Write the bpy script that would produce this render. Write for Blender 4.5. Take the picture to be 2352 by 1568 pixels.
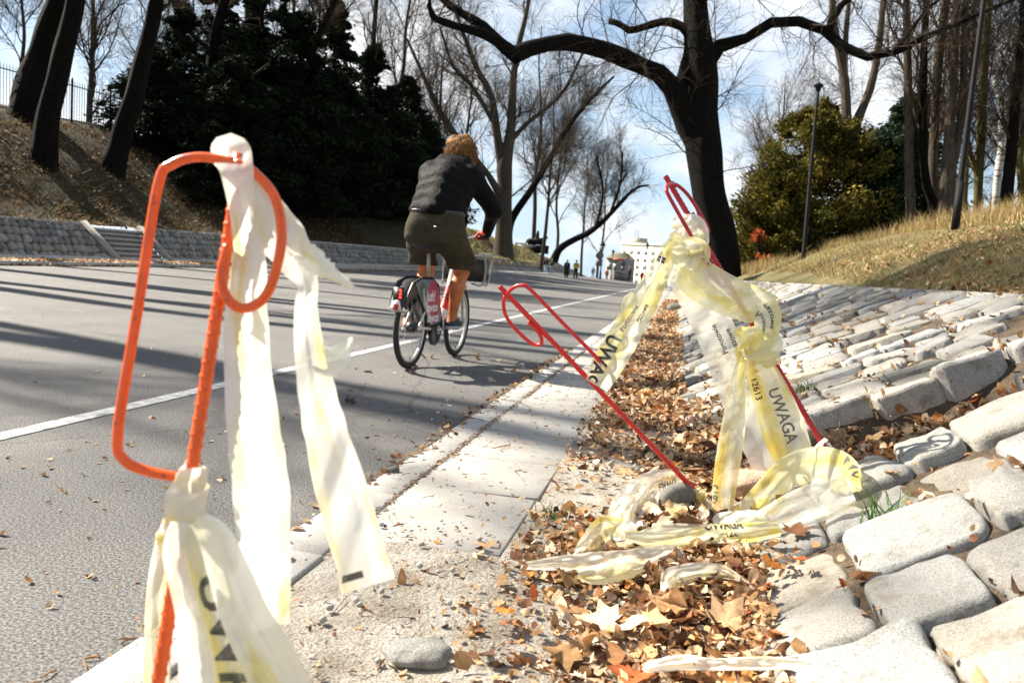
import bpy, math, random
import numpy as np
from mathutils import Matrix, Vector

for o in list(bpy.data.objects):
    bpy.data.objects.remove(o)
scene = bpy.context.scene
R = math.radians
COL = scene.collection

# ---------------------------------------------------------------- camera
F = 1829.0                       # focal length in units of a 2352 px wide frame
CAM = np.array([0.0, 0.0, 0.9])
yaw, pitch, roll = R(11.48), R(5.33), R(4.0)
fh = np.array([-math.sin(yaw), math.cos(yaw), 0.0])
FW = fh * math.cos(pitch) + np.array([0, 0, -math.sin(pitch)])
r0 = np.array([math.cos(yaw), math.sin(yaw), 0.0])
u0 = np.cross(r0, FW)
RT = r0 * math.cos(roll) + u0 * math.sin(roll)
UP = -r0 * math.sin(roll) + u0 * math.cos(roll)
cam_data = bpy.data.cameras.new("camera")
cam_data.sensor_width = 36.0
cam_data.lens = 36.0 * F / 2352.0
cam_data.clip_start, cam_data.clip_end = 0.05, 4000.0
cam_data.dof.use_dof = True
cam_data.dof.focus_distance = 3.2
cam_data.dof.aperture_fstop = 5.0
cam = bpy.data.objects.new("camera", cam_data)
COL.objects.link(cam)
cam.matrix_world = Matrix(((RT[0], UP[0], -FW[0], CAM[0]), (RT[1], UP[1], -FW[1], CAM[1]),
                           (RT[2], UP[2], -FW[2], CAM[2]), (0, 0, 0, 1)))
scene.camera = cam

# ---------------------------------------------------------------- light
SUN_ELEV = R(39)
SUN_XY = np.array([-0.966, 0.26])
SUN_XY /= np.linalg.norm(SUN_XY)
SUN = np.array([SUN_XY[0] * math.cos(SUN_ELEV), SUN_XY[1] * math.cos(SUN_ELEV), math.sin(SUN_ELEV)])
sd = bpy.data.lights.new("sun", "SUN")
sd.energy, sd.angle, sd.color = 5.0, R(0.5), (1.0, 0.915, 0.79)
so = bpy.data.objects.new("sun", sd)
COL.objects.link(so)
so.location = (-40, 10, 40)
so.rotation_euler = Vector(SUN).to_track_quat('Z', 'Y').to_euler()
world = bpy.data.worlds.new("World")
scene.world = world
world.use_nodes = True
wn, wl = world.node_tree.nodes, world.node_tree.links
wn.clear()
w_out, w_bg, w_sky = wn.new("ShaderNodeOutputWorld"), wn.new("ShaderNodeBackground"), wn.new("ShaderNodeTexSky")
w_sky.sky_type, w_sky.sun_disc = 'NISHITA', False
w_sky.sun_elevation, w_sky.sun_rotation = SUN_ELEV, math.atan2(SUN_XY[0], SUN_XY[1])
w_sky.air_density, w_sky.dust_density, w_sky.ozone_density = 1.0, 0.8, 1.2
w_bg.inputs[1].default_value = 0.05
w_tc, w_map, w_noise, w_ramp, w_mix = (wn.new("ShaderNodeTexCoord"), wn.new("ShaderNodeMapping"), wn.new("ShaderNodeTexNoise"),
                                       wn.new("ShaderNodeValToRGB"), wn.new("ShaderNodeMixRGB"))
w_map.inputs['Scale'].default_value = (1.0, 1.0, 2.2)
w_map.inputs['Location'].default_value = (0.35, 0.1, 0.0)
w_noise.inputs['Scale'].default_value, w_noise.inputs['Detail'].default_value, w_noise.inputs['Roughness'].default_value = 3.2, 7.0, 0.55
w_ramp.color_ramp.elements[0].position, w_ramp.color_ramp.elements[1].position = 0.47, 0.60
w_mix.inputs[2].default_value = (7.2, 7.4, 7.6, 1)
wl.new(w_tc.outputs['Generated'], w_map.inputs[0]); wl.new(w_map.outputs[0], w_noise.inputs['Vector'])
wl.new(w_noise.outputs[0], w_ramp.inputs[0]); wl.new(w_ramp.outputs[0], w_mix.inputs[0])
# pale milky band towards the horizon, clouds above
w_sep, w_hr, w_hm = wn.new("ShaderNodeSeparateXYZ"), wn.new("ShaderNodeValToRGB"), wn.new("ShaderNodeMixRGB")
wl.new(w_tc.outputs['Generated'], w_sep.inputs[0]); wl.new(w_sep.outputs[2], w_hr.inputs[0])
w_hr.color_ramp.elements[0].position, w_hr.color_ramp.elements[0].color = 0.0, (.9, .9, .9, 1)
w_hr.color_ramp.elements[1].position, w_hr.color_ramp.elements[1].color = 0.42, (0, 0, 0, 1)
w_hm.inputs[2].default_value = (4.4, 5.8, 7.2, 1)
wl.new(w_hr.outputs[0], w_hm.inputs[0]); wl.new(w_sky.outputs[0], w_hm.inputs[1])
wl.new(w_hm.outputs[0], w_mix.inputs[1]); wl.new(w_mix.outputs[0], w_bg.inputs[0]); wl.new(w_bg.outputs[0], w_out.inputs[0])
scene.view_settings.view_transform = 'Standard'
scene.view_settings.look = 'None'
scene.view_settings.exposure = 1.65
scene.view_settings.gamma = 1.0
scene.cycles.max_bounces = 6
scene.cycles.transparent_max_bounces = 8
scene.cycles.use_denoising = True

# ---------------------------------------------------------------- geometry helpers
def P(px, py, d):
    """the world point seen at frame pixel (px, py) of a 2352x1568 frame at depth d"""
    return CAM + d * (FW + (px - 1176) / F * RT + (784 - py) / F * UP)

def proj(p):
    v = np.asarray(p, float) - CAM
    d = v @ FW
    return 1176 + F * (v @ RT) / d, 784 - F * (v @ UP) / d, d

def sstep(a, b, x):
    t = np.clip((np.asarray(x, float) - a) / (b - a), 0, 1)
    return t * t * (3 - 2 * t)

def nrm(v):
    v = np.asarray(v, float)
    return v / np.maximum(np.linalg.norm(v, axis=-1, keepdims=True), 1e-9)

def wave(p, freq, seed, n=7):
    """smooth pseudo noise in about [-1,1] from sines"""
    rg = np.random.default_rng(seed)
    out = 0
    for _ in range(n):
        k = rg.normal(size=p.shape[-1]) * freq
        out = out + np.sin(p @ k + rg.uniform(0, 6.28))
    return out / n * 1.6

def mk(name, verts, faces, mat=None, parent=None, smooth=True, color=None, uv=None, fmat=None):
    """one mesh object from arrays; faces is a list of (n,3) / (n,4) index arrays or one array"""
    if isinstance(faces, np.ndarray):
        faces = [faces]
    faces = [np.asarray(f, np.int32) for f in faces if len(f)]
    verts = np.asarray(verts, np.float32)
    me = bpy.data.meshes.new(name)
    me.vertices.add(len(verts))
    me.vertices.foreach_set("co", verts.ravel())
    nl = sum(f.size for f in faces)
    me.loops.add(nl)
    me.loops.foreach_set("vertex_index", np.concatenate([f.ravel() for f in faces]))
    tot = np.concatenate([np.full(len(f), f.shape[1], np.int32) for f in faces])
    me.polygons.add(len(tot))
    me.polygons.foreach_set("loop_start", np.concatenate([[0], np.cumsum(tot)[:-1]]).astype(np.int32))
    if smooth:
        me.polygons.foreach_set("use_smooth", np.ones(len(tot), bool))
    mats = mat if isinstance(mat, (list, tuple)) else [mat]
    for m in mats:
        if m: me.materials.append(m)
    if fmat is not None:
        me.polygons.foreach_set("material_index", np.asarray(fmat, np.int32))
    if color is not None:
        ca = me.color_attributes.new("Col", 'FLOAT_COLOR', 'POINT')
        ca.data.foreach_set("color", np.concatenate([color, np.ones((len(color), 1))], 1).astype(np.float32).ravel())
    if uv is not None:
        ul = me.uv_layers.new(name="UVMap")
        vi = np.concatenate([f.ravel() for f in faces])
        ul.data.foreach_set("uv", np.asarray(uv, np.float32)[vi].ravel())
    me.update(calc_edges=True)
    me.validate()
    o = bpy.data.objects.new(name, me)
    COL.objects.link(o)
    if parent:
        o.parent = parent
        if not in_local(parent): o.matrix_parent_inverse = wm(parent).inverted()
    return o

LOCAL = set()
def in_local(o):
    while o is not None:
        if o.name in LOCAL: return True
        o = o.parent
    return False
def wm(o):
    return o.matrix_basis.copy() if o.parent is None else wm(o.parent) @ o.matrix_parent_inverse @ o.matrix_basis

class MB:
    """collects shapes, links them as ONE mesh object"""
    def __init__(s): s.v, s.q, s.t, s.c, s.n = [], [], [], [], 0
    def add(s, v, q=None, t=None, c=None):
        v = np.asarray(v, float).reshape(-1, 3)
        if q is not None and len(q): s.q.append(np.asarray(q) + s.n)
        if t is not None and len(t): s.t.append(np.asarray(t) + s.n)
        if c is not None: s.c.append(np.broadcast_to(c, (len(v), 3)))
        s.v.append(v); s.n += len(v)
        return s
    def box(s, c, size, M=None):
        x = np.array([[a, b, d] for a in (-.5, .5) for b in (-.5, .5) for d in (-.5, .5)]) * np.asarray(size)
        if M is not None: x = x @ np.asarray(M).T
        return s.add(x + np.asarray(c), q=[[0, 1, 3, 2], [4, 6, 7, 5], [0, 4, 5, 1], [2, 3, 7, 6], [0, 2, 6, 4], [1, 5, 7, 3]])
    def tube(s, pts, rad, S=8, cap=True):
        v, q, t = tube(pts, rad, S, cap)
        return s.add(v, q, t)
    def build(s, name, mat=None, parent=None, smooth=False, color=None):
        f = []
        if s.q: f.append(np.concatenate([np.asarray(a).reshape(-1, 4) for a in s.q]))
        if s.t: f.append(np.concatenate([np.asarray(a).reshape(-1, 3) for a in s.t]))
        return mk(name, np.concatenate(s.v), f, mat, parent, smooth, np.concatenate(s.c) if s.c else None)

def tubes(Pn, Rn, S):
    """N tubes of K points at once: (N,K,3), (N,K) -> verts, quads"""
    N, K, _ = Pn.shape
    T = np.gradient(Pn, axis=1)
    T = nrm(T)
    ref = np.where(np.abs(T[:, :1, 2:3]) > 0.8, np.array([[[1.0, 0.13, 0]]]), np.array([[[0, 0, 1.0]]]))
    U = nrm(np.cross(T, np.broadcast_to(ref, T.shape)))
    V = np.cross(T, U)
    a = np.arange(S) * 2 * math.pi / S
    ring = U[:, :, None] * np.cos(a)[None, None, :, None] + V[:, :, None] * np.sin(a)[None, None, :, None]
    verts = Pn[:, :, None] + ring * Rn[:, :, None, None]
    i = np.arange(N)[:, None, None] * K * S + np.arange(K - 1)[None, :, None] * S
    j = np.arange(S)[None, None, :]
    j2 = (j + 1) % S
    q = np.stack([i + j, i + j2, i + S + j2, i + S + j], -1).reshape(-1, 4)
    return verts.reshape(-1, 3), q

def tube(pts, rad, S=8, cap=True):
    pts = np.asarray(pts, float)
    rad = np.broadcast_to(np.asarray(rad, float), (len(pts),))
    # parallel transport frame
    T = nrm(np.gradient(pts, axis=0))
    u = np.cross(T[0], [0, 0, 1.0]) if abs(T[0][2]) < .9 else np.cross(T[0], [1.0, 0, 0])
    vs = []
    a = np.arange(S) * 2 * math.pi / S
    for k in range(len(pts)):
        u = u - T[k] * (u @ T[k]); u = u / max(np.linalg.norm(u), 1e-9)
        w = np.cross(T[k], u)
        vs.append(pts[k] + rad[k] * (np.cos(a)[:, None] * u + np.sin(a)[:, None] * w))
    v = np.concatenate(vs)
    K = len(pts)
    q = [[k * S + j, k * S + (j + 1) % S, (k + 1) * S + (j + 1) % S, (k + 1) * S + j] for k in range(K - 1) for j in range(S)]
    t = []
    if cap:
        v = np.concatenate([v, pts[:1], pts[-1:]])
        t = [[K * S, (j + 1) % S, j] for j in range(S)] + [[K * S + 1, (K - 1) * S + j, (K - 1) * S + (j + 1) % S] for j in range(S)]
    return v, q, t

def catmull(pts, n):
    """resample rows of pts (any width) to n rows along a Catmull-Rom curve"""
    p = np.asarray(pts, float)
    if len(p) == 2:
        t = np.linspace(0, 1, n)[:, None]
        return p[0] * (1 - t) + p[1] * t
    d = np.r_[0, np.cumsum(np.linalg.norm(np.diff(p[:, :3], axis=0), axis=1) + 1e-9)]
    e = np.concatenate([[2 * p[0] - p[1]], p, [2 * p[-1] - p[-2]]])
    s = np.linspace(0, d[-1], n)
    k = np.clip(np.searchsorted(d, s, 'right') - 1, 0, len(p) - 2)
    t = ((s - d[k]) / (d[k + 1] - d[k]))[:, None]
    a, b, c, f = e[k], e[k + 1], e[k + 2], e[k + 3]
    return .5 * (2 * b + (c - a) * t + (2 * a - 5 * b + 4 * c - f) * t ** 2 + (3 * b - a - 3 * c + f) * t ** 3)

def grid_faces(nu, nv):
    i = (np.arange(nu - 1)[:, None] * nv + np.arange(nv - 1)[None]).ravel()
    return np.stack([i, i + 1, i + nv + 1, i + nv], -1)

def snet(f, lo, hi, h):
    """surface net of the zero set of f over a box: verts, quads"""
    lo, hi = np.asarray(lo, float), np.asarray(hi, float)
    n = np.ceil((hi - lo) / h).astype(int) + 1
    g = np.stack(np.meshgrid(*[lo[a] + h * np.arange(n[a]) for a in range(3)], indexing='ij'), -1)
    V = f(g.reshape(-1, 3)).reshape(n)
    C = [(a, b, c) for a in (0, 1) for b in (0, 1) for c in (0, 1)]
    sl = lambda o: tuple(slice(o[a], n[a] - 1 + o[a]) for a in range(3))
    acc = np.zeros(tuple(n - 1) + (3,)); cnt = np.zeros(tuple(n - 1))
    for a in C:
        for ax in range(3):
            if a[ax] == 0:
                b = list(a); b[ax] = 1
                va, vb = V[sl(a)], V[sl(b)]
                cr = (va < 0) != (vb < 0)
                t = np.where(cr, va / np.where(cr, va - vb, 1), 0)
                for k in range(3):
                    acc[..., k] += cr * (a[k] + (t if k == ax else 0))
                cnt += cr
    act = cnt > 0
    idx = np.full(tuple(n - 1), -1); idx[act] = np.arange(act.sum())
    verts = lo + h * (np.argwhere(act) + acc[act] / cnt[act][:, None])
    qs = []
    for ax in range(3):
        b, c = (ax + 1) % 3, (ax + 2) % 3
        s0 = [slice(None)] * 3; s1 = [slice(None)] * 3
        s0[ax], s1[ax] = slice(0, n[ax] - 1), slice(1, n[ax])
        for w in (b, c): s0[w] = s1[w] = slice(1, n[w] - 1)
        A, B = V[tuple(s0)] < 0, V[tuple(s1)] < 0
        e = np.argwhere(A != B)
        if not len(e): continue
        ins = A[tuple(e.T)]
        e[:, b] += 1; e[:, c] += 1
        def cell(db, dc):
            k = e.copy(); k[:, b] -= db; k[:, c] -= dc
            return idx[tuple(k.T)]
        q = np.stack([cell(1, 1), cell(0, 1), cell(0, 0), cell(1, 0)], -1)
        q[~ins] = q[~ins][:, ::-1]
        qs.append(q)
    return verts, np.concatenate(qs)

def cone_sdf(p, a, b, ra, rb):
    a, b = np.asarray(a, float), np.asarray(b, float)
    ab = b - a
    t = np.clip((p - a) @ ab / max(ab @ ab, 1e-9), 0, 1)
    return np.linalg.norm(p - a - t[:, None] * ab, axis=1) - (ra + (rb - ra) * t)

def body_sdf(parts, k=0.03, extra=None):
    def f(p):
        d = None
        for a, b, ra, rb in parts:
            e = cone_sdf(p, a, b, ra, rb)
            if d is None: d = e
            else:
                h = np.clip(.5 + .5 * (d - e) / k, 0, 1)
                d = d * (1 - h) + e * h - k * h * (1 - h)
        if extra is not None: d = d + extra(p)
        return d
    return f

def sdf_bounds(parts, pad=.04):
    q = np.concatenate([[np.asarray(a) - ra, np.asarray(a) + ra, np.asarray(b) - rb, np.asarray(b) + rb] for a, b, ra, rb in parts])
    return q.min(0) - pad, q.max(0) + pad

# ---------------------------------------------------------------- naming
def tag(o, label=None, cat=None, group=None, kind=None):
    for k, v in (("label", label), ("category", cat), ("group", group), ("kind", kind)):
        if v: o[k] = v
    return o

def empty(name, loc=(0, 0, 0), label=None, cat=None, group=None, M=None):
    o = bpy.data.objects.new(name, None)
    COL.objects.link(o)
    o.empty_display_size = .1
    if M is not None:
        o.matrix_world = M; LOCAL.add(o.name)      # its parts are modelled in its own axes
    else: o.location = loc
    return tag(o, label, cat, group)

def copy_tree(o, parent=None):
    c = o.copy(); COL.objects.link(c); c.parent = parent
    for ch in list(o.children): copy_tree(ch, c)
    return c

# ---------------------------------------------------------------- materials
def new_mat(name):
    m = bpy.data.materials.new(name); m.use_nodes = True
    nt = m.node_tree; nt.nodes.clear()
    out = nt.nodes.new("ShaderNodeOutputMaterial")
    b = nt.nodes.new("ShaderNodeBsdfPrincipled")
    nt.links.new(b.outputs[0], out.inputs[0])
    return m, nt, b, out

def N(nt, kind, **kw):
    n = nt.nodes.new("ShaderNode" + kind)
    for k, v in kw.items():
        if k in n.inputs: n.inputs[k].default_value = v
        else: setattr(n, k, v)
    return n

def ramp(nt, fac, stops, interp='LINEAR'):
    r = nt.nodes.new("ShaderNodeValToRGB"); e = r.color_ramp.elements; r.color_ramp.interpolation = interp
    while len(e) < len(stops): e.new(.5)
    for i, (p, c) in enumerate(stops):
        e[i].position = p; e[i].color = (*c, 1) if len(c) == 3 else c
    nt.links.new(fac, r.inputs[0])
    return r.outputs[0]

def noise(nt, scale, detail=4, rough=.6, vec=None, coord='Object', stretch=None):
    n = N(nt, "TexNoise", Scale=scale, Detail=detail, Roughness=rough)
    if vec is None:
        tc = nt.nodes.new("ShaderNodeTexCoord"); vec = tc.outputs[coord]
    if stretch:
        mp = nt.nodes.new("ShaderNodeMapping"); mp.inputs['Scale'].default_value = stretch
        nt.links.new(vec, mp.inputs[0]); vec = mp.outputs[0]
    nt.links.new(vec, n.inputs['Vector'])
    return n.outputs[0]

def mixc(nt, fac, a, b, mode='MIX'):
    m = nt.nodes.new("ShaderNodeMixRGB"); m.blend_type = mode
    for s, v in ((0, fac), (1, a), (2, b)):
        if isinstance(v, (int, float)): m.inputs[s].default_value = v
        elif isinstance(v, tuple): m.inputs[s].default_value = (*v, 1)
        else: nt.links.new(v, m.inputs[s])
    return m.outputs[0]

def bump(nt, b, h, strength=.4, dist=.01):
    n = N(nt, "Bump", Strength=strength, Distance=dist)
    nt.links.new(h, n.inputs['Height'])
    if b.inputs['Normal'].is_linked:
        nt.links.new(b.inputs['Normal'].links[0].from_socket, n.inputs['Normal'])
    nt.links.new(n.outputs[0], b.inputs['Normal'])

def mottled(name, stops, scale, rough=.85, bs=None, bstr=.4, bdist=.01, detail=6, fine=None, spec=.3, stretch=None, coord='Object', metallic=0):
    """a procedural surface: noise through a ramp, optional fine speckle, bump"""
    m, nt, b, out = new_mat(name)
    c = ramp(nt, noise(nt, scale, detail, coord=coord, stretch=stretch), stops)
    if fine:
        fs, lo, hi = fine
        c = mixc(nt, 1.0, c, ramp(nt, noise(nt, fs, 2, .6, coord=coord), [(.35, (lo,) * 3), (.65, (hi,) * 3)]), 'MULTIPLY')
    nt.links.new(c, b.inputs['Base Color'])
    b.inputs['Roughness'].default_value = rough
    b.inputs['Specular IOR Level'].default_value = spec
    b.inputs['Metallic'].default_value = metallic
    if bs: bump(nt, b, noise(nt, bs, 5, .65, coord=coord, stretch=stretch), bstr, bdist)
    return m

def colmat(name, rough=.8, spec=.25, trans=0.0, ns=60, lo=.75, hi=1.2, bs=None, bstr=.3):
    """takes its colour from the mesh's own colour attribute (leaf to leaf variation)"""
    m, nt, b, out = new_mat(name)
    a = nt.nodes.new("ShaderNodeAttribute"); a.attribute_name = "Col"
    c = mixc(nt, 1.0, a.outputs['Color'], ramp(nt, noise(nt, ns, 3), [(.3, (lo,) * 3), (.7, (hi,) * 3)]), 'MULTIPLY')
    nt.links.new(c, b.inputs['Base Color'])
    b.inputs['Roughness'].default_value = rough
    b.inputs['Specular IOR Level'].default_value = spec
    if bs: bump(nt, b, noise(nt, bs, 4), bstr, .004)
    if trans:
        t = nt.nodes.new("ShaderNodeBsdfTranslucent"); nt.links.new(c, t.inputs[0])
        mx = nt.nodes.new("ShaderNodeMixShader"); mx.inputs[0].default_value = trans
        nt.links.new(b.outputs[0], mx.inputs[1]); nt.links.new(t.outputs[0], mx.inputs[2]); nt.links.new(mx.outputs[0], out.inputs[0])
    return m

def plain(name, col, rough=.5, metallic=0, spec=.5, var=.12, scale=25, bs=None, bstr=.2, coat=0):
    lo = tuple(max(0, c * (1 - var)) for c in col); hi = tuple(min(1, c * (1 + var)) for c in col)
    m = mottled(name, [(.3, lo), (.7, hi)], scale, rough, bs, bstr, .004, 4, None, spec, metallic=metallic)
    m.node_tree.nodes["Principled BSDF"].inputs['Coat Weight'].default_value = coat
    return m
# ================================================================ ground surfaces
def kerbX(Y):                       # far (left) kerb line
    return -17.0 + 2.6 * sstep(20, 78, Y)
def fall(Y):                        # the street drops away past its crest
    return -0.0007 * np.maximum(np.asarray(Y, float) - 100, 0) ** 2
def rise(X, Y):                     # cross fall: the far side is higher
    return .32 * sstep(-4, -13, X) * sstep(8, 60, Y)
def z_road(X, Y):
    return rise(X, Y) + fall(Y)
def toeX(Y): return .22 - .22 * sstep(3, 6, Y)
def topX(Y): return 2.0 - .75 * sstep(7, 22, Y)
ZTOP = .93
def crestR(Y): return 2.85 - 1.3 * sstep(45, 95, Y)
def crestL(Y): return 7.0 - 3.2 * sstep(60, 105, Y) - 2.2 * sstep(105, 140, Y)

def ground_z(X, Y):
    """height of the place at (X, Y)"""
    X, Y = np.asarray(X, float), np.asarray(Y, float)
    k = kerbX(Y); f = fall(Y)
    z = z_road(X, Y) + .015 * (X > -.98) * (X < toeX(Y))
    # right: gutter, paved slope, ledge, hill
    t0, t1 = toeX(Y), topX(Y)
    s = np.clip((X - t0) / (t1 - t0), 0, 1)
    zr = .03 + (ZTOP - .03) * s + f
    h0 = t1 + .3
    up = np.maximum(X - h0, 0)
    hr = ZTOP + f + (crestR(Y) - ZTOP) * (1 - np.exp(-(up * .62 / (crestR(Y) - ZTOP)) ** 1.15)) + .06 * np.sin(X * 1.3 + Y * .4) * sstep(0, 1, up)
    z = np.where(X > t0, zr, z); z = np.where(X > h0, hr, z)
    # left: pavement, wall, ledge, hill
    b = .12 + rise(k, Y) + f
    d = k - X                        # distance beyond the far kerb
    zl = b + .05 * np.clip(d, 0, 1)
    zl = np.where(d > .9, b + .05 + np.clip((d - .9) / 1.2, 0, 1) * 1.12, zl)
    up = np.maximum(d - 2.55, 0)
    cr = crestL(Y) - 1.35
    zl = np.where(d > 2.55, b + 1.17 + cr * (1 - np.exp(-(up * .92 / cr) ** 1.5)) + .08 * np.sin(X * .9 + Y * .6) * sstep(0, 1, up), zl)
    return np.where(X < k, zl, z)

def ray_hit(px, py, dmax=200):
    """where the sight line of a frame pixel meets the ground"""
    d = np.concatenate([np.linspace(1.2, 12, 1200), np.linspace(12, dmax, 3000)])
    v = FW + (px - 1176) / F * RT + (784 - py) / F * UP
    p = CAM + d[:, None] * v
    below = p[:, 2] < ground_z(p[:, 0], p[:, 1])
    k = int(np.argmax(below)) if below.any() else len(d) - 1
    return p[k], d[k]

def on_column(px, X):
    """ground point in image column px whose road-aligned X is X (px taken at the horizon)"""
    lo, hi = 1.0, 400.0
    a = (px - 1176) / F
    # direction in plan
    v = fh + a * r0
    d = X / v[0]
    Y = d * v[1]
    return np.array([X, Y, float(ground_z(X, Y))]), d

YS = np.concatenate([np.arange(-14, 0, 1.0), np.arange(0, 12, .25), np.arange(12, 40, 1.0), np.arange(40, 100, 3.0), np.arange(100, 330, 10.0)])

def sheet(name, x_of_Y, nx, mat, zf, lift=0.0, ys=YS, kind='structure', power=1.0):
    """a strip of the place between two boundary lines, lofted along the street"""
    a, b = x_of_Y(ys)
    a, b = np.broadcast_to(a, ys.shape), np.broadcast_to(b, ys.shape)
    t = np.linspace(0, 1, nx) ** power
    X = a[:, None] + (b - a)[:, None] * t
    Y = np.broadcast_to(ys[:, None], X.shape)
    v = np.stack([X, Y, zf(X, Y) + lift], -1).reshape(-1, 3)
    q = grid_faces(len(ys), nx)[:, ::-1]
    o = mk(name, v, q, mat, smooth=True)
    if kind: o["kind"] = kind
    return o

# ---- materials of the setting
def asphalt_mat():
    m, nt, b, out = new_mat("asphalt")
    base = ramp(nt, noise(nt, .5, 5), [(.3, (.078, .077, .074)), (.7, (.116, .113, .107))])
    sp = ramp(nt, noise(nt, 125, 4, .75), [(.38, (.16,) * 3), (.49, (.95,) * 3), (.60, (2.3,) * 3)])
    c = mixc(nt, 1.0, base, sp, 'MULTIPLY')
    c = mixc(nt, 1.0, c, ramp(nt, noise(nt, 320, 2, .6), [(.36, (.55,) * 3), (.64, (1.4,) * 3)]), 'MULTIPLY')
    c = mixc(nt, ramp(nt, noise(nt, 1.7, 6, .7), [(.55, (0, 0, 0)), (.70, (.6, .6, .6))]), c, (.20, .18, .15))
    c = mixc(nt, ramp(nt, noise(nt, .9, 7, .7), [(.56, (0, 0, 0)), (.66, (.55, .55, .55))]), c, (.075, .072, .068))
    vo = N(nt, "TexVoronoi", Scale=.35); vo.feature = 'DISTANCE_TO_EDGE'
    tc = nt.nodes.new("ShaderNodeTexCoord")
    wv = mixc(nt, .12, tc.outputs['Object'], noise(nt, 1.6, 5), 'ADD'); nt.links.new(wv, vo.inputs['Vector'])
    c = mixc(nt, ramp(nt, vo.outputs[0], [(0, (.75,) * 3), (.004, (0, 0, 0))]), c, (.045, .043, .04))
    nt.links.new(c, b.inputs['Base Color']); b.inputs['Roughness'].default_value = .82; b.inputs['Specular IOR Level'].default_value = .35
    bump(nt, b, noise(nt, 150, 4, .75), .35, .005)
    return m
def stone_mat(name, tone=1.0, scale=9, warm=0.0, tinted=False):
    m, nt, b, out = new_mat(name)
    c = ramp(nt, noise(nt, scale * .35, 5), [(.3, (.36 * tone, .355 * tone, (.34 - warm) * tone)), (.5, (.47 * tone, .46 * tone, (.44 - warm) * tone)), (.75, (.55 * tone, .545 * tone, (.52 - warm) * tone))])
    sp = ramp(nt, noise(nt, 240, 2, .7), [(.34, (.5,) * 3), (.5, (1.0,) * 3), (.68, (1.22,) * 3)])
    c = mixc(nt, 1.0, c, sp, 'MULTIPLY')
    at = nt.nodes.new("ShaderNodeAttribute"); at.attribute_name = "Col"
    if tinted: c = mixc(nt, 1.0, c, at.outputs['Color'], 'MULTIPLY')
    dirt = ramp(nt, noise(nt, scale * 1.4, 6, .65), [(.50, (0, 0, 0)), (.70, (.8,) * 3)])
    c = mixc(nt, dirt, c, (.2 * tone, .17 * tone, .125 * tone))
    c = mixc(nt, ramp(nt, noise(nt, 38, 5, .7), [(.6, (0, 0, 0)), (.68, (.55,) * 3)]), c, (.13 * tone, .125 * tone, .12 * tone))
    nt.links.new(c, b.inputs['Base Color']); b.inputs['Roughness'].default_value = .88; b.inputs['Specular IOR Level'].default_value = .25
    bump(nt, b, noise(nt, 30, 8, .72), .65, .012)
    bump(nt, b, noise(nt, 220, 3, .7), .35, .004)
    return m
M_ASPH = asphalt_mat()
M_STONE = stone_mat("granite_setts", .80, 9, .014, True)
M_STONE_DARK = stone_mat("dark_granite", .56, 7, .01, True)  # darker overall tone of the granite, for the wall across the road
M_STONE_LOOSE = stone_mat("loose_granite", .6, 9, .014)
M_SLAB = mottled("concrete_slab", [(.25, (.29, .28, .25)), (.5, (.38, .365, .33)), (.75, (.44, .43, .39))], 3.1, .9, 120, .3, .004, 7, (260, .75, 1.18))
M_KERB = mottled("kerb_granite", [(.3, (.33, .32, .295)), (.7, (.47, .455, .42))], 4.5, .88, 90, .4, .005, 7, (220, .7, 1.2))
M_DIRT = mottled("sandy_dirt", [(.28, (.22, .18, .13)), (.5, (.36, .325, .27)), (.72, (.48, .45, .40))], 7.0, .95, 60, .9, .02, 9, (170, .6, 1.3))
M_EARTH = mottled("dark_earth", [(.3, (.045, .034, .024)), (.7, (.15, .11, .072))], 9.0, .95, 50, .9, .02, 8, (140, .6, 1.3))
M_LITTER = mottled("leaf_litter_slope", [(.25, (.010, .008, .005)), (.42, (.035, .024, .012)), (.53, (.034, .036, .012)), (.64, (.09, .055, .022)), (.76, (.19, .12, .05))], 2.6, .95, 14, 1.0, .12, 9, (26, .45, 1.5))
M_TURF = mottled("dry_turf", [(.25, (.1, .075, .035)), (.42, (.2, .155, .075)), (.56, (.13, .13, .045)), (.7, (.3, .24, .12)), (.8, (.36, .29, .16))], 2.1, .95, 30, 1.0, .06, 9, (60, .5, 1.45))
M_PAINT = mottled("worn_white_paint", [(.34, (.22, .22, .22)), (.46, (.42, .42, .42)), (.62, (.6, .6, .59))], 14, .7, 150, .4, .004, 8, (200, .8, 1.1))
M_FAR = mottled("far_ground", [(.3, (.1, .09, .06)), (.7, (.18, .16, .11))], .05, .95)

# ---- ground, road and pavement sheets
g = mk("ground", np.array([[-900, -300, -40], [900, -300, -40], [900, 1500, -40], [-900, 1500, -40]]), np.array([[0, 1, 2, 3]]), M_FAR, smooth=False)
g["kind"] = "structure"
KX, JX, SX = -1.10, -0.965, -0.46           # road edge, kerb / slab joint, outer slab edge
sheet("road", lambda y: (kerbX(y), np.full_like(y, KX)), 30, M_ASPH, z_road)
sheet("gutter_ground", lambda y: (np.full_like(y, JX - .3), toeX(y) + .5), 9, M_DIRT, lambda X, Y: fall(Y) + .016 - .020 * (X < JX - .02) + .007 * np.sin(X * 9 + Y * 3) * (X > SX) * (X < .1))
LANE = -2.86
sheet("road_marking", lambda y: (np.full_like(y, LANE - .055), np.full_like(y, LANE + .055)), 2, M_PAINT, z_road, .004, ys=YS[YS < 150])
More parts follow.
